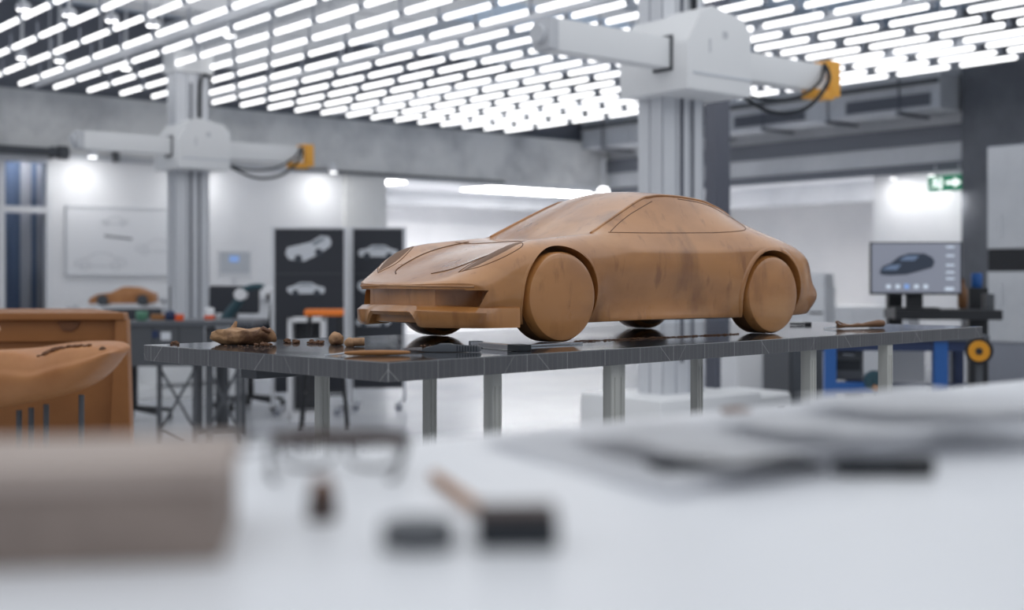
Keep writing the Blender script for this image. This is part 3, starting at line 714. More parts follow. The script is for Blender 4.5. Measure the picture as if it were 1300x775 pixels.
# ================================================================== THINGS ON THE TABLE
def on_table(x, y):
    Y = (HC - ZT) * FPX / (y - HY); return Vector(((x - CX) / FPX * Y, Y, ZT))
def blob(bm, c, r, sc=(1, 1, 1), amp=.18, freq=1.0, sub=3, seed=0, flat=True):
    from mathutils import noise
    res = bmesh.ops.create_icosphere(bm, subdivisions=sub, radius=1.0)
    for v in res['verts']:
        n = v.co.normalized(); d = 1 + amp * noise.noise(n * 1.7 * freq + Vector((seed, seed * 2.1, 0))) + amp * .5 * noise.noise(n * 4.3 * freq + Vector((0, seed, seed)))
        p = Vector((n.x * sc[0], n.y * sc[1], n.z * sc[2])) * r * d
        v.co = p
    vs = res['verts']; zm = min(v.co.z for v in vs)
    if flat:
        z0 = zm * .72
        for v in vs: v.co.z = max(v.co.z, z0)
        zm = z0
    for v in vs: v.co += Vector(c) - Vector((0, 0, zm))
    return bm
# big clay chunk
v = on_table(308, 437.2)
ck = thing('clay_chunk', 'ragged brown lump of clay with a stub on top near the table corner', 'clay', v, math.radians(10))
b = NB(); blob(b, (0, 0, 0), .056, (1.08, .62, .40), .13, 1.3, 4, 3)
from mathutils import noise as mnoise
for q in b.verts:
    if q.co.z > .026: q.co.z = .026 + (q.co.z - .026) * .25 + .006 * mnoise.noise(q.co * 60)
    if q.co.x > .03: q.co.z += .010 * mnoise.noise(q.co * 45 + Vector((5, 0, 0)))
for q in b.verts: q.co.z = max(q.co.z, 0)
obj('lump', b, 'clay_raw', ck, 50)
b = NB(); tube(b, [(-.020, 0, .024), (-.016, 0, .034), (-.012, .002, .044)], [.007, .005, .0025], 8); obj('stub', b, 'clay_raw', ck, 50)
b = NB()
for k in range(5): a = k * .9; tube(b, [(.028 + .004 * k, -.02 + .008 * k, .022), (.040 + .002 * k, -.024 + .008 * k, .030 - .002 * k), (.052, -.02 + .006 * k, .024)], [.004, .006, .004], 7)
obj('torn_edge', b, 'clay_dark', ck, 50)
# crumbs
b = NB()
rnd = random.Random(3)
for (cx_, cy_, n_, sp, sz) in [(370, 435.5, 10, 12, .0045), (400, 436, 9, 10, .0042), (222, 437, 7, 5, .0035), (300, 441, 10, 26, .0022), (545, 441, 8, 16, .002), (335, 439, 8, 10, .004)]:
    for k in range(n_):
        p = on_table(cx_ + rnd.uniform(-sp, sp), cy_ + rnd.uniform(-1.2, 1.2)); r = sz * rnd.uniform(.5, 1.2)
        blob(b, p, r, (1.3, 1, .8), .35, 1.4, 1, rnd.uniform(0, 50))
for k in range(110):
    x = 730 + k * 1.9; p = on_table(x, 434.5 - (x - 730) * .047 + rnd.uniform(-.25, .25)); blob(b, p, .0022 * rnd.uniform(.5, 1.2), (1.5, 1, .8), .3, 1, 1, k)
tag(obj('clay_crumbs', b, 'clay_groove'), 'scattered crumbs and shavings of brown clay on the steel table', 'clay', kind='stuff')
v = on_table(426.5, 438); b = NB(); blob(b, (0, 0, 0), .0142, (1, 1, 1), .22, 1.6, 3, 9); o = obj('clay_ball', b, 'clay_raw', smooth=60, loc=v); tag(o, 'rough round ball of brown clay beside a smoother plug', 'clay')
v = on_table(449, 440.5)
b = NB(); blob(b, (-.007, 0, 0), .0105, (1, 1, .95), .1, 1, 3, 4); tube(b, [(0, 0, .0085), (.010, 0, .009), (.020, 0, .0092)], [.008, .0078, .0075], 14)
o = obj('clay_plug', b, 'clay_raw', smooth=50, loc=v, rotz=.1); tag(o, 'smooth plug shaped piece of brown clay next to the clay ball', 'clay')
def lying(x0, y0, x1, y1):
    a, c = on_table(x0, y0), on_table(x1, y1); return a, math.atan2((c - a).y, (c - a).x), (c - a).length
# modelling tool with wooden handle and steel tip
a, rz, L = lying(412, 452.6, 524, 451.4)
t = thing('modelling_tool', 'slim wooden modelling tool with a steel tip near the front corner', 'tool', a, rz)
b = NB(); tube(b, [(L * f, 0, .0048) for f in (.22, .28, .4, .6, .8, .92, .97)], [.0018, .0030, .0044, .0047, .0040, .0030, .002], 14); obj('handle', b, 'wood', t, 60)
b = NB(); tube(b, [(L * f, 0, z) for f, z in ((0, .002), (.1, .0025), (.24, .0048))], [.0008, .0014, .0016], 8); obj('steel_tip', b, 'metal', t, 60)
# cutter knife
a, rz, L = lying(512, 447.2, 611, 447.8)
t = thing('cutter_knife', 'grey cutter knife with ribbed grip lying beside the wooden tool', 'knife', a, rz)
b = NB(); pl = [(L * .22, .002), (L * .30, .001), (L * .98, .001), (L, .004), (L * .98, .0115), (L * .66, .012), (L * .62, .015), (L * .47, .015), (L * .44, .0115), (L * .30, .009)]
prism(b, pl, -.007, .007, 'xz', bev=.0012); obj('grip', b, 'knife', t, 40)
b = NB()
for k in range(8): box(b, (L * (.70 + .035 * k), 0, .0068), (L * .012, .0155, .0108))
obj('ribs', b, 'rubber', t)
b = NB(); prism(b, [(-.01, .0045), (L * .24, .003), (L * .24, .0085), (.01, .0075)], -.0008, .0008, 'xz'); obj('blade', b, 'metal', t)
# steel square / rule
a, rz, L = lying(597, 441.2, 655, 446.5)
t = thing('steel_scraper', 'flat steel scraper plate with a dark end block in front of the car wheel', 'tool', a, rz)
b = NB(); box(b, (L * .45, .012, .0055), (L * .9, .022, .0085), bev=.0006); obj('plate', b, 'metal', t)
b = NB(); box(b, (L * .97, .010, .0062), (L * .22, .028, .0110), bev=.001); obj('end_block', b, 'rubber', t)
b = NB(); box(b, (L * .0, .012, .006), (L * .12, .02, .011), bev=.001); obj('clamp', b, 'knife', t)
a, rz, L = lying(655, 441.2, 738, 437.0)
b = NB(); box(b, (L / 2, 0, .0022), (L, .010, .0034), bev=.0005)
o = obj('steel_rule', b, 'metal', loc=a, rotz=rz); tag(o, 'narrow steel rule lying under the front wheel edge', 'tool')
b = NB()
for k in range(20): box(b, (L * (.03 + .049 * k), -.002, .0041), (.0004, .004 if k % 5 else .007, .0003))
obj('graduations', b, 'black', o)
# wire loop tool on the far end
a, rz, L = lying(1046, 418.2, 1122, 416.4)
t = thing('loop_tool', 'wooden handled wire loop tool lying near the far table end', 'tool', a, rz)
b = NB(); tube(b, [(L * f, 0, z) for f, z in ((.48, .007), (.56, .0085), (.62, .0075), (.75, .0095), (.9, .0112), (.98, .0112), (1.0, .011))], [.0045, .0058, .0050, .0072, .0098, .0092, .004], 14); obj('handle', b, 'wood_dark', t, 60)
b = NB(); tube(b, [(L * f, 0, z) for f, z in ((.22, .006), (.34, .007), (.5, .007))], [.0055, .0042, .0042], 10); tube(b, smooth_path([(L * .42, 0, .008), (L * .33, .008, .013), (L * .26, .006, .018), (L * .2, 0, .017), (L * .24, -.004, .010), (L * .36, -.002, .007)], 6), .0022, 8); obj('ferrule', b, 'wood_dark', t, 60)
b = NB(); tube(b, smooth_path([(L * .22, 0, .006), (L * .1, .004, .004), (0, 0, .0025), (L * .1, -.004, .003), (L * .22, 0, .005)], 6), .0014, 6); obj('wire_loop', b, 'metal', t, 60)
a, rz, L = lying(1003, 413.2, 1029, 413.0)
b = NB(); tube(b, [(0, 0, .004), (L * .5, 0, .004), (L, 0, .004)], [.0030, .0036, .0030], 10); o = obj('marker_pen', b, 'dark_grey', smooth=60, loc=a, rotz=rz); tag(o, 'thin dark pen lying behind the rear wheel', 'pen')
b = NB(); tube(b, [(L * .74, 0, .004), (L * 1.02, 0, .004)], .0042, 10); obj('pen_cap', b, 'black', o)

# ================================================================== LEFT SIDE: CLAY BUCK AND FENDER
def fl(v): return Vector((v.x, v.y, 0))
# big clay block
cr_ = at(159, 398, 4.3); ztop = cr_.z
bk = thing('clay_buck', 'large block of orange brown clay with a stepped recess at the picture edge', 'clay', fl(cr_), math.radians(4))
b = NB(); prism(b, [(0, .05), (-1.9, .05), (-1.9, .75), (-.30, .75)], .024, ztop, 'xy', bev=.006); obj('block', b, 'clay_buck', bk, 30)
b = NB(); prism(b, [(.014, .024), (.020, .40), (.004, ztop - .02), (-.035, ztop - .02), (-.05, .55), (-.07, .30), (-.06, .024)], 0, .06, 'xz', bev=.006); obj('edge_frame', b, 'clay_buck', bk, 30)
b = NB(); prism(b, [(0, ztop - .022), (-1.9, ztop - .022), (-1.9, ztop + .002), (-.004, ztop + .002)], -.008, .06, 'xz', bev=.005); obj('rim', b, 'clay_buck', bk, 30)
b = NB(); box(b, (-.97, .045, ztop - .060), (1.86, .04, .075), bev=.008); obj('ledge', b, 'clay_buck', bk, 30)
b = NB(); prism(b, [(-.235, ztop - .03), (-.155, ztop - .03), (-.165, ztop - .05), (-.185, ztop - .062), (-.215, ztop - .060)], .016, .03, 'xz', bev=.003); obj('notch', b, 'clay_dark', bk, 30)
b = NB(); prism(b, [(-.10, .40), (-1.9, .30), (-1.9, .02), (-.08, .02)], .03, .09, 'xz', bev=.01); obj('skirt', b, 'clay_buck', bk, 30)
b = NB(); box(b, (-.94, .40, .012), (1.95, .80, .024)); obj('base_board', b, 'wood_dark', bk)
# front end shaped clay piece on rods: loft of cross-sections
fz = thing('clay_bumper', 'orange brown clay front bumper piece resting on thin steel rods', 'clay model part', fl(at(148, 460, 3.7)), math.radians(-8))
kx = 3.7 / FPX
prof = [(-190, 456, 446, 538), (-130, 455, 445, 535), (-70, 452, 444, 531), (-30, 449, 443, 526), (0, 447, 441, 520), (15, 451, 437, 517), (28, 455, 434, 514), (40, 457, 432, 511), (54, 451, 431.5, 508), (68, 446, 431, 504), (84, 443.5, 431, 499), (100, 442.5, 431, 491), (114, 441.5, 431.5, 482), (126, 440.5, 432, 472), (137, 441, 433.5, 461), (145, 443, 437, 453), (149, 446, 442, 449)]
b = NB(); rings = []
for (x, yf, yk, yb) in prof:
    X = (x - 148) * kx; z1 = HC - (yf - HY) * kx; z0 = HC - (yb - HY) * kx; h = z1 - z0
    dp = .05 + .20 * min(1, max(.02, (150 - x) / 90)) ** .6
    zk = HC - (yk - HY) * (3.7 + dp) / FPX
    ring = [(X, .03, z0), (X, -.012, z0 + .10 * h), (X, -.034, z0 + .42 * h), (X, -.036, z0 + .60 * h), (X, -.024, z0 + .68 * h), (X, -.020, z0 + .78 * h), (X, -.008, z0 + .92 * h), (X, .002, z1), (X, .022, z1 + (zk - z1) * .15 + .004), (X, dp * .6, z1 + (zk - z1) * .7), (X, dp, zk), (X, dp + .03, zk - .3 * h), (X, dp, z0 + .2 * h), (X, dp * .6, z0)]
    rings.append([b.verts.new(p) for p in ring])
NR = len(rings[0])
for r0, r1 in zip(rings, rings[1:]):
    for k in range(NR): b.faces.new((r0[k], r0[(k + 1) % NR], r1[(k + 1) % NR], r1[k]))
b.faces.new(rings[0]); b.faces.new(list(reversed(rings[-1])))
fo = obj('shell', b, 'clay_orange', fz, 179); md = fo.modifiers.new('s', 'SUBSURF'); md.levels = 2; md.render_levels = 2
b = NB(); pts = []
for x, yf in [(38, 456.5), (46, 454), (56, 449.5), (68, 445.5), (82, 443.3), (96, 442.5), (110, 441.5)]:
    pts.append(((x - 148) * kx, .014, HC - (yf - HY) * kx + .003))
path = smooth_path(pts, 5); rn_ = random.Random(8)
tube(b, [p + Vector((0, rn_.uniform(-.004, .010), rn_.uniform(-.001, .004))) for p in path], [.003 + .0045 * math.sin(PI * min(i_ / 18, 1)) * rn_.uniform(.6, 1.2) + .001 for i_ in range(len(path))], 8); obj('torn_groove', b, 'clay_dark', fz, 60)
b = NB(); blob(b, ((131 - 148) * kx, -.008, HC - (452 - HY) * kx), .013, (1, .5, 1.1), .1, 1, 2, 2, False); obj('lamp_hole', b, 'clay_groove', fz, 179)
rods = thing('rod_stand', 'steel base plate with thin upright rods under the clay bumper', 'stand', fz.location + Matrix.Rotation(math.radians(-8), 3, 'Z') @ Vector(((60 - 148) * kx, .085, 0)), math.radians(-8))
b = NB(); box(b, (-.15, 0, .01), (1.0, .25, .02), bev=.003); obj('base_plate', b, 'dark_grey', rods)
def yb_(x):
    for (xa, _, _, ya), (xb, _, _, yb2) in zip(prof, prof[1:]):
        if xa <= x <= xb: return ya + (yb2 - ya) * (x - xa) / (xb - xa)
for x in (-60, -5, 12, 33, 82):
    zz = HC - (yb_(x) - HY) * kx - .014
    b = NB(); cyl(b, ((x - 60) * kx, 0, .02), ((x - 60) * kx, 0, zz), .0085, n=12); obj('rod', b, 'dark_grey', rods, 40)
v = at(-26, 426, 3.45); b = NB(); blob(b, (0, 0, 0), .07, (1, .6, .42), .1, 1, 3, 12); o = obj('clay_offcut', b, 'clay_pale', smooth=60, loc=Vector((v.x - .015, v.y, .89))); 
v2 = NB(); box(v2, (0, .0, -.445), (.05, .05, .888), bev=.004); obj('post', v2, 'dark_grey', o); tag(o, 'rounded pale clay offcut on a post at the very picture edge', 'clay')

# ================================================================== BACKGROUND FURNITURE, WINDOW SIDE
# dark workbench with trestle legs
dw = thing('workbench', 'dark grey workbench with panelled front and cross braced legs near the clay block', 'bench', fl(at(232, 400, 7.9)), math.radians(3))
kd = 7.9 / FPX
zt_ = HC - (408.5 - HY) * kd
b = NB(); box(b, (.02, .3, zt_ - .015), (.84, .66, .03), bev=.004); obj('bench_top', b, 'slate', dw)
b = NB(); box(b, (-.13, -.01, zt_ - .155), (.53, .02, .25), bev=.004); pn = obj('front_panel', b, 'dark_grey', dw)
b = NB(); box(b, (-.18, -.021, zt_ - .155), (.004, .004, .24)); box(b, (-.02, -.021, zt_ - .155), (.004, .004, .24)); obj('panel_joint', b, 'black', pn)
b = NB(); box(b, (-.10, -.022, zt_ - .09), (.06, .003, .05)); obj('sticker', b, 'print_pale', pn)
b = NB(); box(b, (-.165, -.022, zt_ - .08), (.04, .003, .045)); obj('sticker', b, 'navy', pn)
for x, y in ((202, .0), (232, .55), (246, .02), (264, .02), (290, .55), (300, .02)):
    b = NB(); box(b, ((x - 232) * kd, y + .02, zt_ / 2 - .02), (.028 if x != 264 else .045, .03, zt_ - .03)); obj('leg', b, 'dark_grey', dw)
b = NB()
for (xa, za, xb, zb) in [(203, .48, 246, .10), (246, .48, 203, .10), (264, .48, 300, .10), (300, .48, 264, .10), (203, .10, 232, -.0)]:
    cyl(b, ((xa - 232) * kd, .03, max(za, .02)), ((xb - 232) * kd, .03, max(zb, .02)), .009, n=8)
obj('cross_brace', b, 'dark_grey', dw)
ztop_w = zt_
def on_bench(x, Y, kk=0): 
    v = at(x, 400, Y); return Vector((v.x, v.y, ztop_w))
b = NB(); lathe(b, [(.028, 0), (.036, .01), (.038, .055), (.036, .06)], n=20); o = obj('cup', b, 'green', smooth=40, loc=on_bench(180, 8.1)); tag(o, 'pale green cup on the dark workbench', 'cup')
b = NB(); lathe(b, [(.0, 0), (.03, .004), (.037, .03), (.03, .055), (.012, .066)], n=20); o = obj('bottle', b, 'navy', smooth=40, loc=on_bench(216, 8.1)); tag(o, 'round navy blue bottle with thin spout on the dark workbench', 'bottle')
b = NB(); cyl(b, (0, 0, .06), (0, 0, .22), .005, n=8); obj('spout', b, 'dark_grey', o)
b = NB(); box(b, (0, 0, .018), (.10, .07, .036), .2, .006); o = obj('box', b, 'wood', loc=on_bench(202, 8.25)); tag(o, 'small tan box on the dark workbench behind the navy bottle', 'box')
b = NB(); box(b, (0, 0, .021), (.05, .05, .042), .1, .006); o = obj('box', b, 'red_orange', loc=on_bench(228, 8.05)); tag(o, 'small bright orange red box on the dark workbench', 'box')
b = NB(); box(b, (0, 0, -.008), (.012, .03, .004)); 
b = NB(); lathe(b, [(.022, 0), (.032, .03), (.030, .075), (.026, .085)], n=18); o = obj('cup', b, 'white', smooth=40, loc=on_bench(266, 8.0)); tag(o, 'white cup with an orange band at the bench end', 'cup')
b = NB(); lathe(b, [(.0335, .012), (.0345, .02), (.0335, .036)], n=18); obj('band', b, 'red_orange', o)
# white console with the small clay car
wc = at(158, 388, 12.2)
kw = 12.2 / FPX
ct = thing('console_table', 'white console table by the wall under the sketch sheet', 'table', fl(wc), TH)
b = NB(); box(b, (0, 0, wc.z - .02), (1.0, .4, .04), bev=.005); obj('table_top', b, 'white', ct)
b = NB(); box(b, (0, .02, (wc.z - .04) / 2), (.92, .34, wc.z - .04), bev=.005); bd = obj('cabinet_body', b, 'white', ct)
b = NB()
for k in (-1, 0, 1): box(b, (k * .30, -.152, wc.z / 2 - .02), (.004, .006, wc.z - .1))
obj('door_gap', b, 'soffit', bd)
# the small car: copy of the large one at a smaller scale
sm = thing('clay_car', 'small orange clay car model on the white console by the wall', 'model car', wc, math.radians(8))
sk = 85 * kw / 1.135
for ch in list(car.children):
    if ch.name.startswith(('body', 'wheel', 'front_splitter')):
        c_ = ch.copy(); C.objects.link(c_); c_.parent = sm; 
        if ch.name.startswith(('body', 'front')):
            c_.data = ch.data.copy(); c_.data.materials.clear(); c_.data.materials.append(M['clay_orange'])
        else:
            c_.data = ch.data.copy(); c_.data.materials.clear(); c_.data.materials.append(M['dark_grey'])
sm.scale = (sk, sk, sk)
# sketch sheet on the wall
p0, q0, z1 = on_q(83, 262, QL + .1); p1, _, z0 = on_q(232, 350, QL + .1)
sh = thing('wall_sketch_sheet', 'large white framed sheet with faint car sketches on the white wall', 'picture', W((p0 + p1) / 2, QL + .1, (z0 + z1) / 2), TH)
ws, hs = p1 - p0, z1 - z0
b = NB(); box(b, (0, -.008, 0), (ws, .016, hs), bev=.003); obj('sheet', b, 'white', sh)
b = NB()
for sx, sz, cx, cz in ((ws, .016, 0, hs / 2), (ws, .016, 0, -hs / 2), (.016, hs, ws / 2, 0), (.016, hs, -ws / 2, 0)): box(b, (cx, -.012, cz), (sx + (.016 if sx > sz else 0), .024, sz))
obj('frame', b, 'soffit', sh)
def sketch_car(cx, cz, L, m, name):
    b = NB(); out = [(-.5, -.05), (-.45, .03), (-.25, .07), (-.1, .16), (.12, .17), (.3, .08), (.48, .04), (.5, -.06), (.36, -.08), (-.36, -.08), (-.5, -.05)]
    tube(b, smooth_path([(cx + u * L, -.0175, cz + w * L) for u, w in out], 4), .0035, 6)
    for u in (-.3, .31):
        tube(b, [(cx + (u + .085 * math.cos(a * PI / 8)) * L, -.0175, cz + (-.07 + .085 * math.sin(a * PI / 8)) * L) for a in range(17)], .0035, 6)
    obj(name, b, m, sh)
sketch_car(-ws * .22, -hs * .30, ws * .42, 'ink', 'car_sketch'); sketch_car(ws * .27, -hs * .08, ws * .38, 'ink', 'car_sketch'); sketch_car(-ws * .10, hs * .30, ws * .22, 'ink', 'car_sketch')
b = NB(); prism(b, [(-ws * .19, hs * .10), (ws * .05, hs * .06), (ws * .05, hs * .03), (ws * .0, hs * .035), (-ws * .18, hs * .065)], -.019, -.016, 'xz'); obj('spoiler_sketch', b, 'ink_dark', sh)
# white wall mounted computer and low white counter
mn = thing('desktop_computer', 'white desktop computer screen with pale blue window on the white counter', 'computer', fl(at(298, 350, 13.1)), math.radians(25))
kc = 13.1 / FPX; zc0 = HC - (377 - HY) * kc
def zpx(y, k): return HC - (y - HY) * k
b = NB(); box(b, (0, 0, zpx(336, kc)), (43 * kc, .03, 36 * kc), bev=.008); obj('housing', b, 'white', mn)
b = NB(); box(b, (0, -.017, zpx(334, kc)), (37 * kc, .004, 26 * kc)); sc_ = obj('display', b, 'print_pale', mn)
b = NB(); box(b, (-.01, -.020, zpx(329, kc)), (12 * kc, .003, 8 * kc)); obj('display_window', b, 'screen_blue', sc_)
b = NB(); box(b, (0, .03, (zpx(352, kc) + zc0) / 2), (.05, .02, zpx(352, kc) - zc0)); box(b, (0, .02, zc0 + .005), (.2, .14, .01), bev=.003); obj('stand', b, 'white', mn)
cn = thing('counter', 'low white counter along the white wall behind the jointed arm', 'counter', fl(at(300, 377, 13.2)), TH)
b = NB(); box(b, (.1, .05, zc0 - .015), (1.7, .55, .03), bev=.004); obj('counter_top', b, 'white', cn)
b = NB(); box(b, (.1, .08, (zc0 - .03) / 2), (1.6, .45, zc0 - .03)); cb = obj('cabinet_body', b, 'white', cn)
b = NB(); 
for k in (-1, 0, 1): box(b, (.1 + k * .4, -.148, zc0 / 2), (.005, .006, zc0 - .12))
obj('door_gap', b, 'soffit', cb)
# jointed measuring arm
ja = thing('jointed_arm', 'jointed arm with dark teal links and white joints beside the black boards', 'robot arm', fl(at(282, 400, 8.6)), 0)
kj = 8.6 / FPX
def J(x, y, d=0): return ((x - 282) * kj, d, zpx(y, kj))
b = NB(); cyl(b, (0, 0, 0), (0, 0, .03), .14, n=24); cyl(b, (0, 0, .03), (0, 0, zpx(418, kj)), .045, n=20); obj('pedestal', b, 'dark_grey', ja, 40)
b = NB(); tube(b, smooth_path([J(282, 418), J(284, 408), J(293, 396), J(302, 384), J(306, 374)], 6), .034, 14); obj('lower_link', b, 'teal', ja, 60)
b = NB(); tube(b, smooth_path([J(306, 372), J(315, 366), J(328, 364), J(340, 367)], 6), .022, 14); obj('upper_link', b, 'teal', ja, 60)
for x, y, r in ((283, 414, .044), (306, 374, .04), (340, 368, .03)):
    b = NB(); cyl(b, J(x, y, -.045), J(x, y, .045), r, n=20); obj('joint', b, 'white', ja, 40)
b = NB(); tube(b, [J(340, 368), J(340, 384)], [.018, .008], 10); obj('probe_tip', b, 'black', ja, 40)
# dark office chairs
def office_chair(loc, label, rz, zs=.50, zb=1.0):
    t = thing('office_chair', label, 'chair', fl(loc), rz)
    b = NB(); box(b, (0, 0, zs), (.48, .46, .08), bev=.03, seg=3); obj('seat', b, 'board', t, 60)
    b = NB(); box(b, (0, .24, (zs + .12 + zb) / 2), (.44, .06, zb - zs - .12), bev=.028, seg=3); obj('backrest', b, 'board', t, 60)
    b = NB(); box(b, (0, .25, zs + .08), (.06, .03, .26)); obj('back_support', b, 'black', t)
    for s_ in (-1, 1):
        b = NB(); tube(b, smooth_path([(s_ * .25, .12, zs), (s_ * .28, .12, zs + .2), (s_ * .28, .0, zs + .22), (s_ * .28, -.14, zs + .22)], 5), .018, 8); obj('armrest', b, 'black', t, 60)
    b = NB(); cyl(b, (0, 0, .09), (0, 0, zs - .03), .028, n=14); obj('gas_column', b, 'black', t, 40)
    for k in range(5):
        a = k * 2 * PI / 5 + .3; b = NB(); cyl(b, (0, 0, .10), (.28 * math.cos(a), .28 * math.sin(a), .07), .02, .014, n=8); lg = obj('leg', b, 'black', t)
        b = NB(); cyl(b, (.28 * math.cos(a) - .012, .28 * math.sin(a), .03), (.28 * math.cos(a) + .012, .28 * math.sin(a), .03), .03, n=12); obj('castor', b, 'black', lg)
    return t
office_chair(at(318, 400, 10.2), 'black office chair between the jointed arm and the black display boards', math.radians(160), .66, 1.0)
office_chair(at(170, 400, 9.3), 'black office chair behind the dark workbench near the small clay car', math.radians(20), .48, .83)
# display boards with printed cars
def car_print(parent, cx, cz, s, flip=1, kind=0):
    def P(pts): return [(cx + flip * u * s, cz + w * s) for u, w in pts]
    if kind == 0: body = [(-.5, -.10), (-.42, -.22), (-.1, -.26), (.2, -.12), (.46, .06), (.5, .16), (.44, .28), (.26, .30), (.04, .16), (-.3, .08), (-.46, .04)]
    else: body = [(-.5, -.02), (-.46, -.12), (.4, -.13), (.5, -.05), (.49, .04), (.34, .08), (.16, .17), (-.14, .17), (-.30, .08), (-.46, .05)]
    b = NB(); prism(b, P(body), -.0225, -.0205, 'xz'); o = obj('car_print', b, 'print_pale', parent)
    gl = [(.06, .14), (.28, .26), (.38, .24), (.14, .08)] if kind == 0 else [(-.22, .08), (-.10, .14), (.13, .14), (.26, .08)]
    b = NB(); prism(b, P(gl), -.0235, -.0220, 'xz'); obj('print_glass', b, 'print_mid', o)
    for (wx, wz) in ([(-.22, -.20), (.22, -.06)] if kind == 0 else [(-.28, -.10), (.28, -.10)]):
        b = NB(); prism(b, [(cx + flip * (wx * s) + .085 * s * math.cos(k * PI / 6), cz + wz * s + .085 * s * math.sin(k * PI / 6)) for k in range(12)], -.0238, -.022, 'xz'); obj('print_wheel', b, 'print_dark', o)
def display_board(x0, x1, y0, y1, Y, label, prints):
    k = Y / FPX; xc = (x0 + x1) / 2; w = (x1 - x0) * k * 1.02; z1 = zpx(y0, k); z0 = .16
    t = thing('display_board', label, 'display board', fl(at(xc, 400, Y)), math.radians(4))
    b = NB(); box(b, (0, 0, (z0 + z1) / 2), (w, .04, z1 - z0), bev=.004); obj('panel', b, 'board', t)
    b = NB()
    for s_ in (-1, 1): box(b, (s_ * (w / 2 + .012), 0, (.04 + z1) / 2), (.028, .05, z1 - .04), bev=.004)
    box(b, (0, 0, z1 + .008), (w + .05, .05, .016)); obj('frame', b, 'alu', t)
    b = NB(); box(b, (0, -.0205, zpx((y0 * .56 + y1 * .44), k)), (w, .003, .006)); obj('sheet_joint', b, 'dark_grey', t)
    for s_ in (-1, 1): b = NB(); box(b, (s_ * w * .42, 0, .02), (.05, .45, .04), bev=.006); obj('foot', b, 'alu_grey', t)
    for (px_, py_, s, fl_, kd_) in prints: car_print(t, (px_ - xc) * k, zpx(py_, k), s * k, fl_, kd_)
display_board(350, 436, 291, 420, 9.9, 'black display board with two white car pictures above the orange stool', [(392, 317, 58, 1, 0), (389, 367, 48, -1, 1)])
display_board(449, 511, 291, 420, 10.3, 'narrower black display board partly behind the clay car nose', [(480, 320, 50, 1, 1), (476, 370, 44, -1, 0), (474, 408, 44, 1, 1)])
# stool with orange seat
st = thing('stool', 'high stool with bright orange seat in front of the black boards', 'stool', fl(at(412, 400, 8.8)), math.radians(6))
k8 = 8.8 / FPX; zs = zpx(397, k8)
b = NB(); box(b, (0, 0, zs), (49 * k8, .26, .045), bev=.016, seg=3); obj('seat', b, 'orange', st, 60)
for sx in (-1, 1):
    for sy in (-1, 1):
        b = NB(); cyl(b, (sx * .10, sy * .09, zs - .02), (sx * .16, sy * .14, 0), .011, n=10); obj('leg', b, 'black', st, 40)
b = NB()
for s_ in (-1, 1): cyl(b, (-.14, s_ * .12, .25), (.14, s_ * .12, .25), .008, n=8); cyl(b, (s_ * .14, -.12, .25), (s_ * .14, .12, .25), .008, n=8)
obj('foot_ring', b, 'black', st)
wb_ = thing('storage_box', 'white open fronted storage box in front of the black board', 'box', fl(at(385, 400, 9.3)), math.radians(5))
k9 = 9.3 / FPX
b = NB(); z_ = zpx(404, k9)
box(b, (-.10, .16, z_ / 2), (.03, .32, z_)); box(b, (.14, .16, z_ / 2), (.03, .32, z_)); box(b, (.02, .16, z_ - .015), (.27, .32, .03)); box(b, (.02, .16, .03), (.27, .32, .06)); obj('carcass', b, 'white', wb_)
b = NB(); box(b, (.02, .31, z_ / 2), (.22, .015, z_ - .06)); obj('back_panel', b, 'dark_grey', wb_)

# ================================================================== SCREEN SIDE
# workstation frame with the monitor
Yw = 7.0; kw_ = Yw / FPX
wk = thing('workstation_frame', 'black steel workstation frame standing beside the dark pillar', 'workstation', fl(at(1180, 400, Yw)), math.radians(-8))
def wx(x): return (x - 1180) * kw_
zsh = zpx(399, kw_)
b = NB(); box(b, (wx(1196), .04, zsh), (128 * kw_, .42, 12 * kw_), bev=.005); obj('shelf', b, 'black', wk)
for x, zt2 in ((1144, zpx(374, kw_)), (1248, zpx(366, kw_))):
    b = NB(); box(b, (wx(x), .21, zt2 / 2), ((18 if x < 1200 else 24) * kw_, .10, zt2), bev=.004); obj('post', b, 'black', wk)
b = NB(); box(b, (wx(1196), .1, .03), (128 * kw_, .5, .06), bev=.008); obj('foot_frame', b, 'black', wk)
b = NB(); box(b, (wx(1250), -.02, zpx(388, kw_)), (10 * kw_, .12, 30 * kw_), bev=.004); obj('side_panel', b, 'dark_grey', wk)
mo = thing('computer_monitor', 'wide computer monitor showing a dark car model in drawing software', 'monitor', (at(1162, 340, Yw - .08)[0], Yw - .08, zpx(393, kw_) + .001), math.radians(-6))
mk = (Yw - .08) / FPX; zb_ = zpx(393, kw_) + .001
def mz(y): return HC - (y - HY) * mk - zb_
mw, mh = 113 * mk, 67 * mk
b = NB(); box(b, (0, 0, mz(341)), (mw, .03, mh), bev=.004); obj('housing', b, 'black', mo)
b = NB(); box(b, (0, -.016, mz(340.5)), (mw - .016, .003, mh - .02)); sc_ = obj('screen', b, 'screen', mo)
b = NB(); prism(b, [((x - 1162) * mk, mz(y)) for x, y in [(1117, 346), (1120, 339), (1131, 334), (1141, 326), (1153, 322), (1172, 322), (1182, 327), (1185, 333), (1182, 340), (1168, 344), (1150, 349), (1128, 350), (1119, 349)]], -.0195, -.017, 'xz'); obj('car_image', b, 'screen_dark', sc_)
b = NB(); prism(b, [((x - 1162) * mk, mz(y)) for x, y in [(1141, 331), (1150, 325), (1166, 325), (1160, 331)]], -.0205, -.0185, 'xz'); prism(b, [((x - 1162) * mk, mz(y)) for x, y in [(1119, 343), (1130, 337), (1144, 336), (1138, 343)]], -.0205, -.0185, 'xz'); obj('car_glass_image', b, 'screen_mid', sc_)
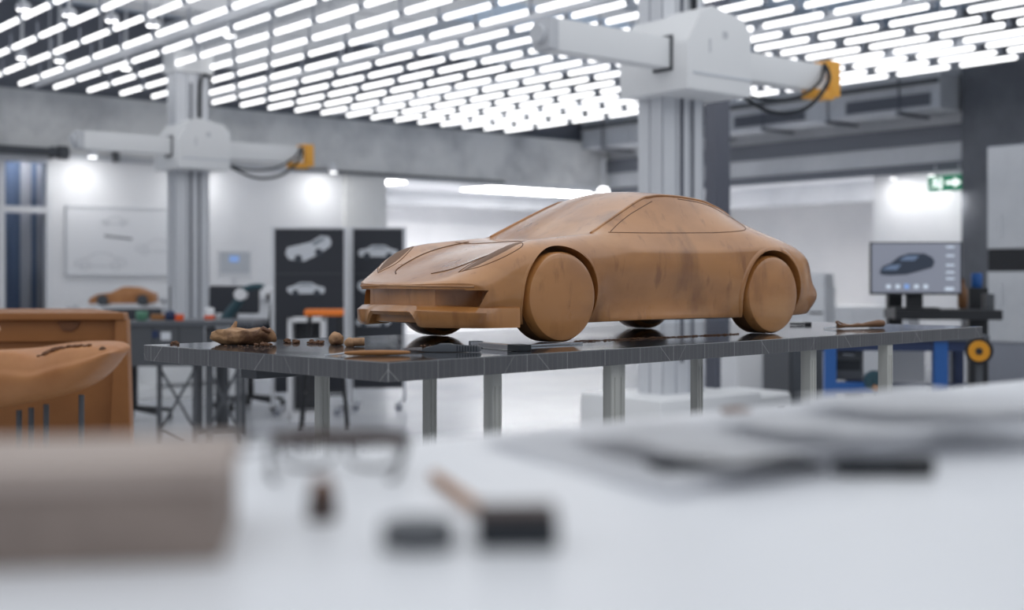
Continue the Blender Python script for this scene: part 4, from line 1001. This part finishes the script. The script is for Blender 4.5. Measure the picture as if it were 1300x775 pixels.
for i in (0, 1, 3, 4):
    b = NB(); box(b, ((1128 + 11.5 * i - 1162) * mk, -.0185, mz(364)), (5.5 * mk, .002, 5 * mk)); obj('icon', b, 'screen_icon', sc_)
for y in (314, 325, 337, 346, 354):
    b = NB(); box(b, ((1204 - 1162) * mk, -.0185, mz(y)), (10 * mk, .002, 2.2 * mk)); obj('menu_line', b, 'screen_icon', sc_)
b = NB(); box(b, ((1203 - 1162) * mk, -.0185, mz(367)), (11 * mk, .002, 4 * mk)); obj('button', b, 'screen_icon', sc_)
b = NB(); box(b, ((1150.5 - 1162) * mk, -.0195, mz(364)), (6 * mk, .002, 6 * mk)); obj('active_icon', b, 'screen_blue', sc_)
b = NB(); box(b, (0, .032, .078), (.09, .03, .145)); box(b, (0, .02, .006), (.24, .16, .012), bev=.003); obj('stand', b, 'black', mo)
zs2 = zpx(393, kw_) + .0015
b = NB(); lathe(b, [(.020, 0), (.026, .01), (.028, .07), (.026, .11), (.012, .135), (.010, .165), (.013, .17)], n=18); o = obj('bottle', b, 'wood_dark', smooth=50, loc=(at(1222, 400, Yw + .12).x, Yw + .12, zs2)); tag(o, 'brown bottle standing next to the computer monitor', 'bottle')
zp2 = zpx(366, kw_)
pv = at(1248, 366, Yw); 
b = NB(); lathe(b, [(.024, 0), (.030, .01), (.032, .07), (.030, .085)], n=18); o = obj('cup', b, 'blue', smooth=50); o.parent = None
o.location = wk.matrix_basis @ Vector((wx(1248), .21, zp2)); tag(o, 'blue cup on top of the black workstation post', 'cup')
# white boxes on the shelf below
def white_box(x, y0, y1, w, label):
    pass
# blue steel bench
Yb = 6.3; kb = Yb / FPX
bb = thing('tool_bench', 'blue steel tool bench frame behind the far end of the table', 'bench', fl(at(1140, 400, Yb)), math.radians(-6))
def bx(x): return (x - 1140) * kb
ztb = zpx(428, kb)
b = NB(); box(b, (bx(1142), .15, ztb), (205 * kb, .55, .03), bev=.004); obj('bench_top', b, 'slate', bb)
for x, y, w, m_ in ((1052, -.08, 15, 'blue'), (1101, .38, 22, 'navy'), (1187, -.08, 17, 'blue'), (1232, .3, 12, 'navy')):
    b = NB(); box(b, (bx(x), y, ztb / 2), (w * kb, .06, ztb - .02), bev=.004); obj('leg', b, m_, bb)
b = NB(); box(b, (bx(1078), -.08, zpx(492, kb)), (66 * kb, .05, 15 * kb), bev=.004); obj('lower_beam', b, 'blue', bb)
b = NB(); box(b, (bx(1190), .25, zpx(494, kb)), (100 * kb, .05, 5 * kb), bev=.003); obj('rear_rail', b, 'navy', bb)
b = NB(); box(b, (bx(1142), -.09, ztb - .04), (205 * kb, .03, .05), bev=.003); obj('apron', b, 'navy', bb)
tbx = thing('tool_box', 'dark grey tool chest hanging inside the blue bench frame', 'tool box', bb.matrix_basis @ Vector((bx(1077), .12, zpx(484, kb))), math.radians(-6))
b = NB(); box(b, (0, 0, .105), (38 * kb, .3, .20), bev=.006); obj('chest', b, 'dark_grey', tbx)
b = NB(); box(b, (0, -.152, .08), (30 * kb, .006, .05), bev=.001); obj('drawer_front', b, 'rubber', tbx)
b = NB(); cyl(b, (-.03, -.160, .135), (.03, -.160, .135), .005, n=8); obj('handle', b, 'metal', tbx)
v = bb.matrix_basis @ Vector((bx(1101), -.24, 0)); k6 = v.y / FPX
b = NB(); cyl(b, (0, 0, -.03), (0, 0, .03), .05, n=20); cyl(b, (0, 0, -.045), (0, 0, .045), .018, n=14); 
o = thing('clamp_stand', 'small stand with a teal clamp and tan knob before the blue bench', 'clamp', fl(v), 0); bmesh.ops.rotate(b, verts=b.verts[:], cent=(0, 0, 0), matrix=Matrix.Rotation(PI / 2, 3, 'X')); bmesh.ops.translate(b, verts=b.verts[:], vec=(0, 0, zpx(484, k6))); obj('clamp', b, 'teal', o, 40)
b = NB(); blob(b, (0, -.02, zpx(499, k6)), .026, (1, 1, 1), .05, 1, 2, 1, False); obj('knob', b, 'wood', o, 179)
b = NB(); cyl(b, (0, 0, .01), (0, 0, zpx(490, k6)), .008, n=8); cyl(b, (0, 0, 0), (0, 0, .015), .08, n=20); obj('stand', b, 'dark_grey', o)
# yellow hose wheel on a post at the bench end
v = at(1243, 446, 5.7); k6 = 5.7 / FPX
o = thing('hose_reel', 'amber yellow hose reel on a dark stand below the table end', 'reel', fl(v), math.radians(-20))
b = NB(); cyl(b, (0, -.02, v.z), (0, .02, v.z), .046, n=28); obj('disc', b, 'amber', o, 40)
b = NB(); cyl(b, (0, .02, v.z), (0, .065, v.z), .062, n=28); cyl(b, (0, -.025, v.z), (0, -.019, v.z), .016, n=16); obj('hub', b, 'black', o, 40)
b = NB(); cyl(b, (0, .05, 0.02), (0, .05, v.z), .016, n=10); cyl(b, (0, .05, 0), (0, .05, .02), .14, n=24); obj('stand', b, 'dark_grey', o, 40)
# added white boxes standing in for the bright floor and wall behind the bench
for i, (x, w_, h_) in enumerate(((1152, 46, .50), (1211, 34, .48))):
    o = thing('storage_crate', ['wide white crate under the blue bench beside the table leg', 'narrower white crate under the blue bench near the hose reel'][i], 'crate', fl(at(x, 400, 6.60)), math.radians(-6), 'white crates under the bench')
    kk = 6.60 / FPX; zc_ = zpx(437, kk)
    b = NB(); box(b, (0, .11, zc_ / 2), (w_ * kk, .18, zc_), bev=.01); obj('crate_body', b, 'white', o, 40)
    b = NB(); box(b, (0, .11, zc_ + .01), (w_ * kk + .01, .19, .022), bev=.006); obj('lid', b, 'white', o, 40)
# dark cabinet and pale cabinet under the table
v = at(1023, 470, 7.4); kk = 7.4 / FPX
o = thing('cabinet', 'dark green grey cabinet standing to the side of the blue bench', 'cabinet', fl(v), math.radians(10))
zc_ = zpx(430, kk)
b = NB(); box(b, (0, .2, zc_ / 2), (46 * kk, .42, zc_), bev=.006); obj('carcass', b, M['dark_grey'], o)
b = NB(); box(b, (-.045, -.015, zc_ / 2), (20 * kk, .02, zc_ - .06), bev=.003); d1 = obj('door', b, 'slate', o); b = NB(); cyl(b, (-.01, -.035, zc_ * .55), (-.01, -.035, zc_ * .7), .006, n=8); obj('handle', b, 'metal', d1)
b = NB(); box(b, (.055, -.015, zc_ / 2), (20 * kk, .02, zc_ - .06), bev=.003); d2 = obj('door', b, 'slate', o); b = NB(); cyl(b, (.02, -.035, zc_ * .55), (.02, -.035, zc_ * .7), .006, n=8); obj('handle', b, 'metal', d2)
v = at(968, 470, 8.1); kk = 8.1 / FPX
o = thing('cabinet', 'white rounded equipment cabinet behind the machine carriage', 'cabinet', fl(v), math.radians(5))
zc_ = zpx(415, kk)
b = NB(); box(b, (0, .22, zc_ / 2), (66 * kk, .42, zc_), bev=.035, seg=3); obj('carcass', b, 'white', o, 60)
b = NB(); box(b, (0, .008, zc_ * .5), (.006, .012, zc_ * .86)); box(b, (0, .008, zc_ * .93), (60 * kk, .012, .006)); obj('door_gap', b, 'soffit', o)
# low white bench in the side room and white lockers by the dark pillar
v = at(1050, 400, 14.5); kk = 14.5 / FPX
o = thing('sideboard', 'long low white sideboard in the bright room behind the clay car tail', 'sideboard', fl(v), math.radians(-35))
zc_ = zpx(388, kk)
b = NB(); box(b, (0, 0, zc_ / 2), (2.0, .45, zc_), bev=.01); o2 = obj('carcass', b, 'white', o)
b = NB()
for k in range(-2, 3): box(b, (k * .4, -.228, zc_ / 2), (.006, .006, zc_ - .1))
obj('door_gap', b, 'soffit', o2)
o = thing('floor_printer', 'white upright printer standing in the bright side room', 'printer', fl(at(1043, 380, 13.4)), math.radians(-30))
kk = 13.4 / FPX
b = NB(); box(b, (0, 0, .49), (.19, .4, .98), bev=.02); box(b, (0, 0, 1.05), (.17, .36, .14), bev=.02); obj('housing', b, 'white', o); b = NB(); box(b, (0, -.205, .7), (.15, .02, .02)); obj('slot', b, 'dark_grey', o)
kl = 12.0 / FPX
lk = thing('locker', 'tall light grey locker with upper and lower doors beside the dark pillar', 'locker', fl(at(1300, 400, 11.2)), TH - PI / 2)
kl = 11.2 / FPX
hh = zpx(182, kl)
b = NB(); box(b, (.1, .3, hh / 2), (.9, .6, hh), bev=.006); obj('carcass', b, 'alu_grey', lk)
zz = [zpx(435, kl), zpx(345, kl), zpx(315, kl), zpx(184, kl)]
b = NB(); box(b, (.1, -.01, (zz[2] + zz[3]) / 2), (.88, .02, zz[3] - zz[2]), bev=.003); dd = obj('upper_door', b, 'soffit', lk)
b = NB(); cyl(b, (-.2, -.04, zz[2] + .1), (-.2, -.04, zz[2] + .3), .008, n=8); obj('handle', b, 'alu', dd)
b = NB(); box(b, (.1, -.01, (zz[0] + zz[1]) / 2), (.88, .02, zz[1] - zz[0]), bev=.003); dd = obj('lower_door', b, 'soffit', lk)
b = NB(); cyl(b, (-.2, -.04, zz[1] - .3), (-.2, -.04, zz[1] - .1), .008, n=8); obj('handle', b, 'alu', dd)
b = NB(); box(b, (.1, -.004, (zz[1] + zz[2]) / 2), (.88, .012, zz[2] - zz[1] - .01)); obj('niche', b, 'black', lk)
# exit sign
ps, qs, zsg = on_p(1202.5, 232.5, PR - .1)
es = thing('exit_sign', 'green emergency exit sign with white running figure and arrow over the doorway', 'sign', W(ps, qs, zsg), TH - PI / 2)
Ys = W(ps, qs).y; ksn = Ys / FPX
vis = abs(math.cos(math.radians(50.5)))
b = NB(); sw, shh = .46, 20 * ksn; box(b, (0, 0, 0), (sw, .05, shh), bev=.004); obj('housing', b, 'sign_green', es)
b = NB()
tube(b, [(-.14, -.0255, .055), (-.14, -.0255, .0551)], .014, 10)
for a_, c_, r in (((-.145, .035), (-.125, -.005), .014), ((-.145, .03), (-.175, .01), .008), ((-.14, .03), (-.105, .02), .008), ((-.125, -.005), (-.095, -.03), .009), ((-.095, -.03), (-.10, -.06), .009), ((-.128, -.005), (-.15, -.035), .009), ((-.15, -.035), (-.185, -.04), .009)):
    tube(b, [(a_[0], -.0265, a_[1]), (c_[0], -.0265, c_[1])], r, 8)
lathe(b, [(.001, -.002), (.016, 0), (.001, .002)], (-.135, -.0265, .058), 14, axis=(0, 1, 0))
prism(b, [(-.08, -.065), (-.05, -.065), (-.05, .065), (-.08, .065)], -.028, -.0255, 'xz'); obj('running_figure', b, 'sign_white', es)
b = NB(); prism(b, [(.0, .018), (.10, .018), (.10, .055), (.19, 0), (.10, -.055), (.10, -.018), (.0, -.018)], -.028, -.0255, 'xz'); obj('arrow', b, 'sign_white', es)
b = NB(); cyl(b, (-.15, 0, shh / 2), (-.15, 0, 2.36 - zsg), .006, n=8); cyl(b, (.15, 0, shh / 2), (.15, 0, 2.36 - zsg), .006, n=8); obj('hanger', b, 'alu', es)
ps, qs, zsg = on_p(1229, 236, PR - .08)
o = thing('wall_box', 'small white box mounted beside the exit sign', 'box', W(ps, qs, zsg), TH - PI / 2)
b = NB(); box(b, (0, 0, 0), (.13, .06, .24), bev=.006); obj('housing', b, 'white', o); b = NB(); box(b, (0, -.031, .03), (.05, .004, .05)); obj('lens', b, 'bulb', o)
ld = bpy.data.lights.new('emergency_light', 'AREA'); ld.shape = 'DISK'; ld.size = .12; ld.energy = 1.5; ld.spread = math.radians(175)  # added light to brighten the wall; the box lens glow is added too
lo = bpy.data.objects.new('emergency_light', ld); C.objects.link(lo); lo.parent = o; lo.location = (-.1, -.25, -.14); lo.rotation_euler = (math.radians(25), math.radians(-20), 0)

# ================================================================== FOREGROUND DESK
ZD = .95
dk = thing('drawing_desk', 'blurred white desk top close to the viewer under papers', 'table', W(.8, .29, 0), TH)
b = NB(); box(b, (.05, 0.0, ZD - .015), (2.7, .706, .03), bev=.004); obj('table_top', b, 'desk_white', dk)
for sx in (-1.15, 1.25):
    for sy in (-.29, .29):
        b = NB(); box(b, (sx, sy, (ZD - .03) / 2), (.05, .05, ZD - .03), bev=.004); obj('leg', b, 'alu_grey', dk)
def on_desk(x, y, h=0.0):
    Y = (HC - ZD - h) * FPX / (y - HY); return Vector(((x - CX) / FPX * Y, Y, ZD + h))
cb = thing('cardboard_box', 'low grey brown box with paler lid at the desk corner', 'box', on_desk(288, 590, .035) - Vector((0, 0, .035)), math.radians(9))
b = NB(); box(b, (-.15, .044, .0135), (.297, .084, .027), bev=.001); obj('box_body', b, 'taupe', cb)
b = NB(); box(b, (-.15, .044, .031), (.301, .088, .009), bev=.0015); obj('lid', b, 'taupe_lid', cb)
def sheet(corners, label, lifts, base, seed, m_='paper'):
    """a sheet laid through four desk points with lifted, gently waved edges"""
    ps = [on_desk(x, y) for x, y in corners]; o0 = sum(ps, Vector()) / 4; rn = random.Random(seed); f = [rn.uniform(0, 6) for _ in range(4)]
    b = NB(); n1, n2 = 26, 18; g0 = []
    for i in range(n1 + 1):
        row = []
        for j in range(n2 + 1):
            u, v = i / n1, j / n2; p = (ps[0] * (1 - u) + ps[1] * u) * (1 - v) + (ps[3] * (1 - u) + ps[2] * u) * v - o0
            L = (lifts[0] * (1 - u) + lifts[1] * u) * (1 - v) + (lifts[3] * (1 - u) + lifts[2] * u) * v
            e = max(abs(u - .5), abs(v - .5)) * 2
            z = base + L * e ** 2.2 + .0012 * (1 + math.sin(u * 7 + f[0] + 2 * v)) * (.3 + e) + .0008 * (1 + math.sin(v * 8 + f[1]))
            row.append(b.verts.new((p.x, p.y, z)))
        g0.append(row)
    for i in range(n1):
        for j in range(n2): b.faces.new((g0[i][j], g0[i + 1][j], g0[i + 1][j + 1], g0[i][j + 1]))
    bmesh.ops.solidify(b, geom=b.faces[:], thickness=.0005)
    mn_ = min(v.co.z for v in b.verts)
    o = obj('paper_sheet', b, m_, smooth=60, loc=Vector((o0.x, o0.y, ZD + max(0, 0 if base > .001 else -mn_))))
    return tag(o, label, 'paper')
sheet([(610, 566), (850, 636), (1075, 602), (800, 548)], 'lowest white sheet with its near corner lying flat on the open desk', (.0006, .0006, .001, .0006), .0003, 1)
sheet([(722, 568), (935, 630), (1190, 588), (950, 545)], 'curled white sheet whose lifted near edge hides a dark notebook', (.004, .0080, .005, .0012), .0048, 2)
sheet([(905, 560), (1080, 596), (1390, 566), (1110, 526)], 'wide white sheet in the pile with its edge over a dark marker', (.002, .0035, .004, .0015), .0106, 3)
sheet([(1010, 548), (1250, 586), (1480, 560), (1170, 524)], 'topmost white sheet of the pile nearest the blue bench', (.002, .0055, .006, .0015), .0160, 4)
b = NB(); box(b, (0, 0, .002), (.085, .032, .003), bev=.0008); o = obj('notebook', b, 'rubber', loc=on_desk(930, 600) + Vector((0, 0, .0022)), rotz=.18); tag(o, 'thin dark notebook mostly under the curled white sheet', 'notebook')  # dark slab put in for the shadow under the lifted sheet
b = NB(); tube(b, [(-.026, 0, .005), (-.018, 0, .0055), (.016, 0, .0055), (.024, 0, .0045)], [.003, .0050, .0050, .003], 14); o = obj('marker_pen', b, 'rubber', smooth=60, loc=on_desk(1122, 606), rotz=.05); tag(o, 'thick dark marker lying in front of the paper pile', 'pen')
b = NB(); tube(b, [(.007, 0, .0055), (.0245, 0, .0055)], .0056, 14); obj('pen_cap', b, 'black', o, 60)
b = NB(); blob(b, (0, 0, 0), .0065, (1.8, .8, .45), .1, 1, 3, 5); o = obj('clay_offcut', b, 'clay_dark', smooth=60, loc=on_desk(975, 530)); o.location = W(pq(o.location)[0], .615, ZD); tag(o, 'small brown clay offcut at the rear desk edge behind the papers', 'clay')
# spectacles
sp = thing('eyeglasses', 'dark rimmed glasses with pale lenses lying on the white desk', 'glasses', on_desk(430, 600), math.radians(3))
b = NB(); w_ = .035
tube(b, smooth_path([(-w_, .013, .0150), (-.018, .014, .0165), (0, .013, .0160), (.018, .013, .0160), (w_, .011, .0150)], 6), .0038, 10); obj('brow_bar', b, 'cocoa', sp, 179)
for s_ in (-1, 1):
    b = NB(); ring = [(s_ * .0175 + .0145 * math.cos(k * PI / 10), .010 + .004 * (math.sin(k * PI / 10)), .0085 + .0075 * math.sin(k * PI / 10)) for k in range(21)]
    tube(b, ring, .0010, 8); rm = obj('lens_rim', b, 'dark_grey', sp, 179)
    b = NB(); vs = [b.verts.new(p) for p in ring[:-1]]; b.faces.new(vs); bmesh.ops.solidify(b, geom=b.faces[:], thickness=.0006); obj('lens', b, 'glass', rm)
    b = NB(); tube(b, smooth_path([(s_ * w_, .011, .0150), (s_ * w_, -.006, .013), (s_ * (w_ - .004), -.028, .003), (s_ * (w_ - .007), -.034, .0016)], 6), .0015, 8); obj('temple', b, 'dark_grey', sp, 179)
v = on_desk(409, 660)
o = thing('clay_stamp', 'short dark stamp with reddish top standing before the glasses', 'tool', v, 0)
b = NB(); lathe(b, [(.0055, 0), (.0064, .001), (.0062, .0095), (.0052, .0115), (.004, .012)], n=24); obj('barrel', b, 'cocoa', o, 40)
b = NB(); lathe(b, [(.0041, .0117), (.0048, .013), (.0044, .016), (.002, .0175)], n=24); obj('knob', b, 'clay_dark', o, 40)
v = on_desk(531, 694)
o = thing('round_tin', 'low round dark grey tin with a lid on the white desk', 'tin', v, 0)
b = NB(); lathe(b, [(.0130, 0), (.0138, .001), (.0138, .006), (.0134, .0065)], n=36); obj('tin_body', b, 'dark_grey', o, 40)
b = NB(); lathe(b, [(.0140, .0055), (.0142, .006), (.0142, .0085), (.0125, .0095), (.002, .0095)], n=36); obj('lid', b, 'dark_grey', o, 40)
a = on_desk(655, 692)
o = thing('sanding_block', 'dark sanding block with reddish brown top near the desk front', 'tool', a, math.radians(3))
b = NB(); box(b, (0, 0, .006), (.031, .020, .012), bev=.002); obj('block', b, 'rubber', o, 40)
b = NB(); box(b, (0, 0, .0133), (.030, .019, .0026), bev=.001); obj('cap', b, 'cocoa', o, 40)
p0_, p1_ = on_desk(548, 608), on_desk(610, 656)
dv = p1_ - p0_; b = NB(); tube(b, [(0, 0, .0028), (dv.length * .1, 0, .0028), (dv.length, 0, .0028)], [.001, .0027, .0027], 8)
o = obj('pencil', b, 'wood', smooth=40, loc=p0_, rotz=math.atan2(dv.y, dv.x)); tag(o, 'brown pencil pointing away from the dark sanding block', 'pencil')
b = NB(); tube(b, [(-.002, 0, .0028), (.005, 0, .0028)], [.0004, .0008], 6); obj('pencil_lead', b, 'black', o)
b = NB(); box(b, (0, 0, .0015), (.03, .02, .003), .2, .0005); o = obj('paper_pad', b, 'paper', loc=on_desk(335, 574), rotz=.3); tag(o, 'small white note pad between the brown box and the glasses', 'paper')

# ================================================================== LIGHT AND CAMERA
w = bpy.data.worlds.new('World'); S.world = w; w.use_nodes = True
w.node_tree.nodes['Background'].inputs[0].default_value = (.93, .96, 1, 1)
w.node_tree.nodes['Background'].inputs[1].default_value = .78
cam = bpy.data.cameras.new('camera'); co = bpy.data.objects.new('camera', cam); C.objects.link(co)
co.location = (0, 0, HC); co.rotation_euler = (PI / 2, 0, 0)
cam.sensor_width = 36; cam.lens = 36 * FPX / 1300
cam.shift_y = -(387.5 - HY) / 1300; cam.shift_x = 0
cam.clip_start = .02; cam.clip_end = 100
cam.dof.use_dof = True; cam.dof.focus_distance = 2.5; cam.dof.aperture_fstop = 3.0
S.camera = co
S.view_settings.view_transform = 'Standard'; S.view_settings.look = 'None'; S.view_settings.gamma = 1; S.view_settings.exposure = 0.42
S.view_settings.use_curve_mapping = False
S.cycles.use_denoising = True; S.cycles.max_bounces = 8; S.cycles.sample_clamp_indirect = 8
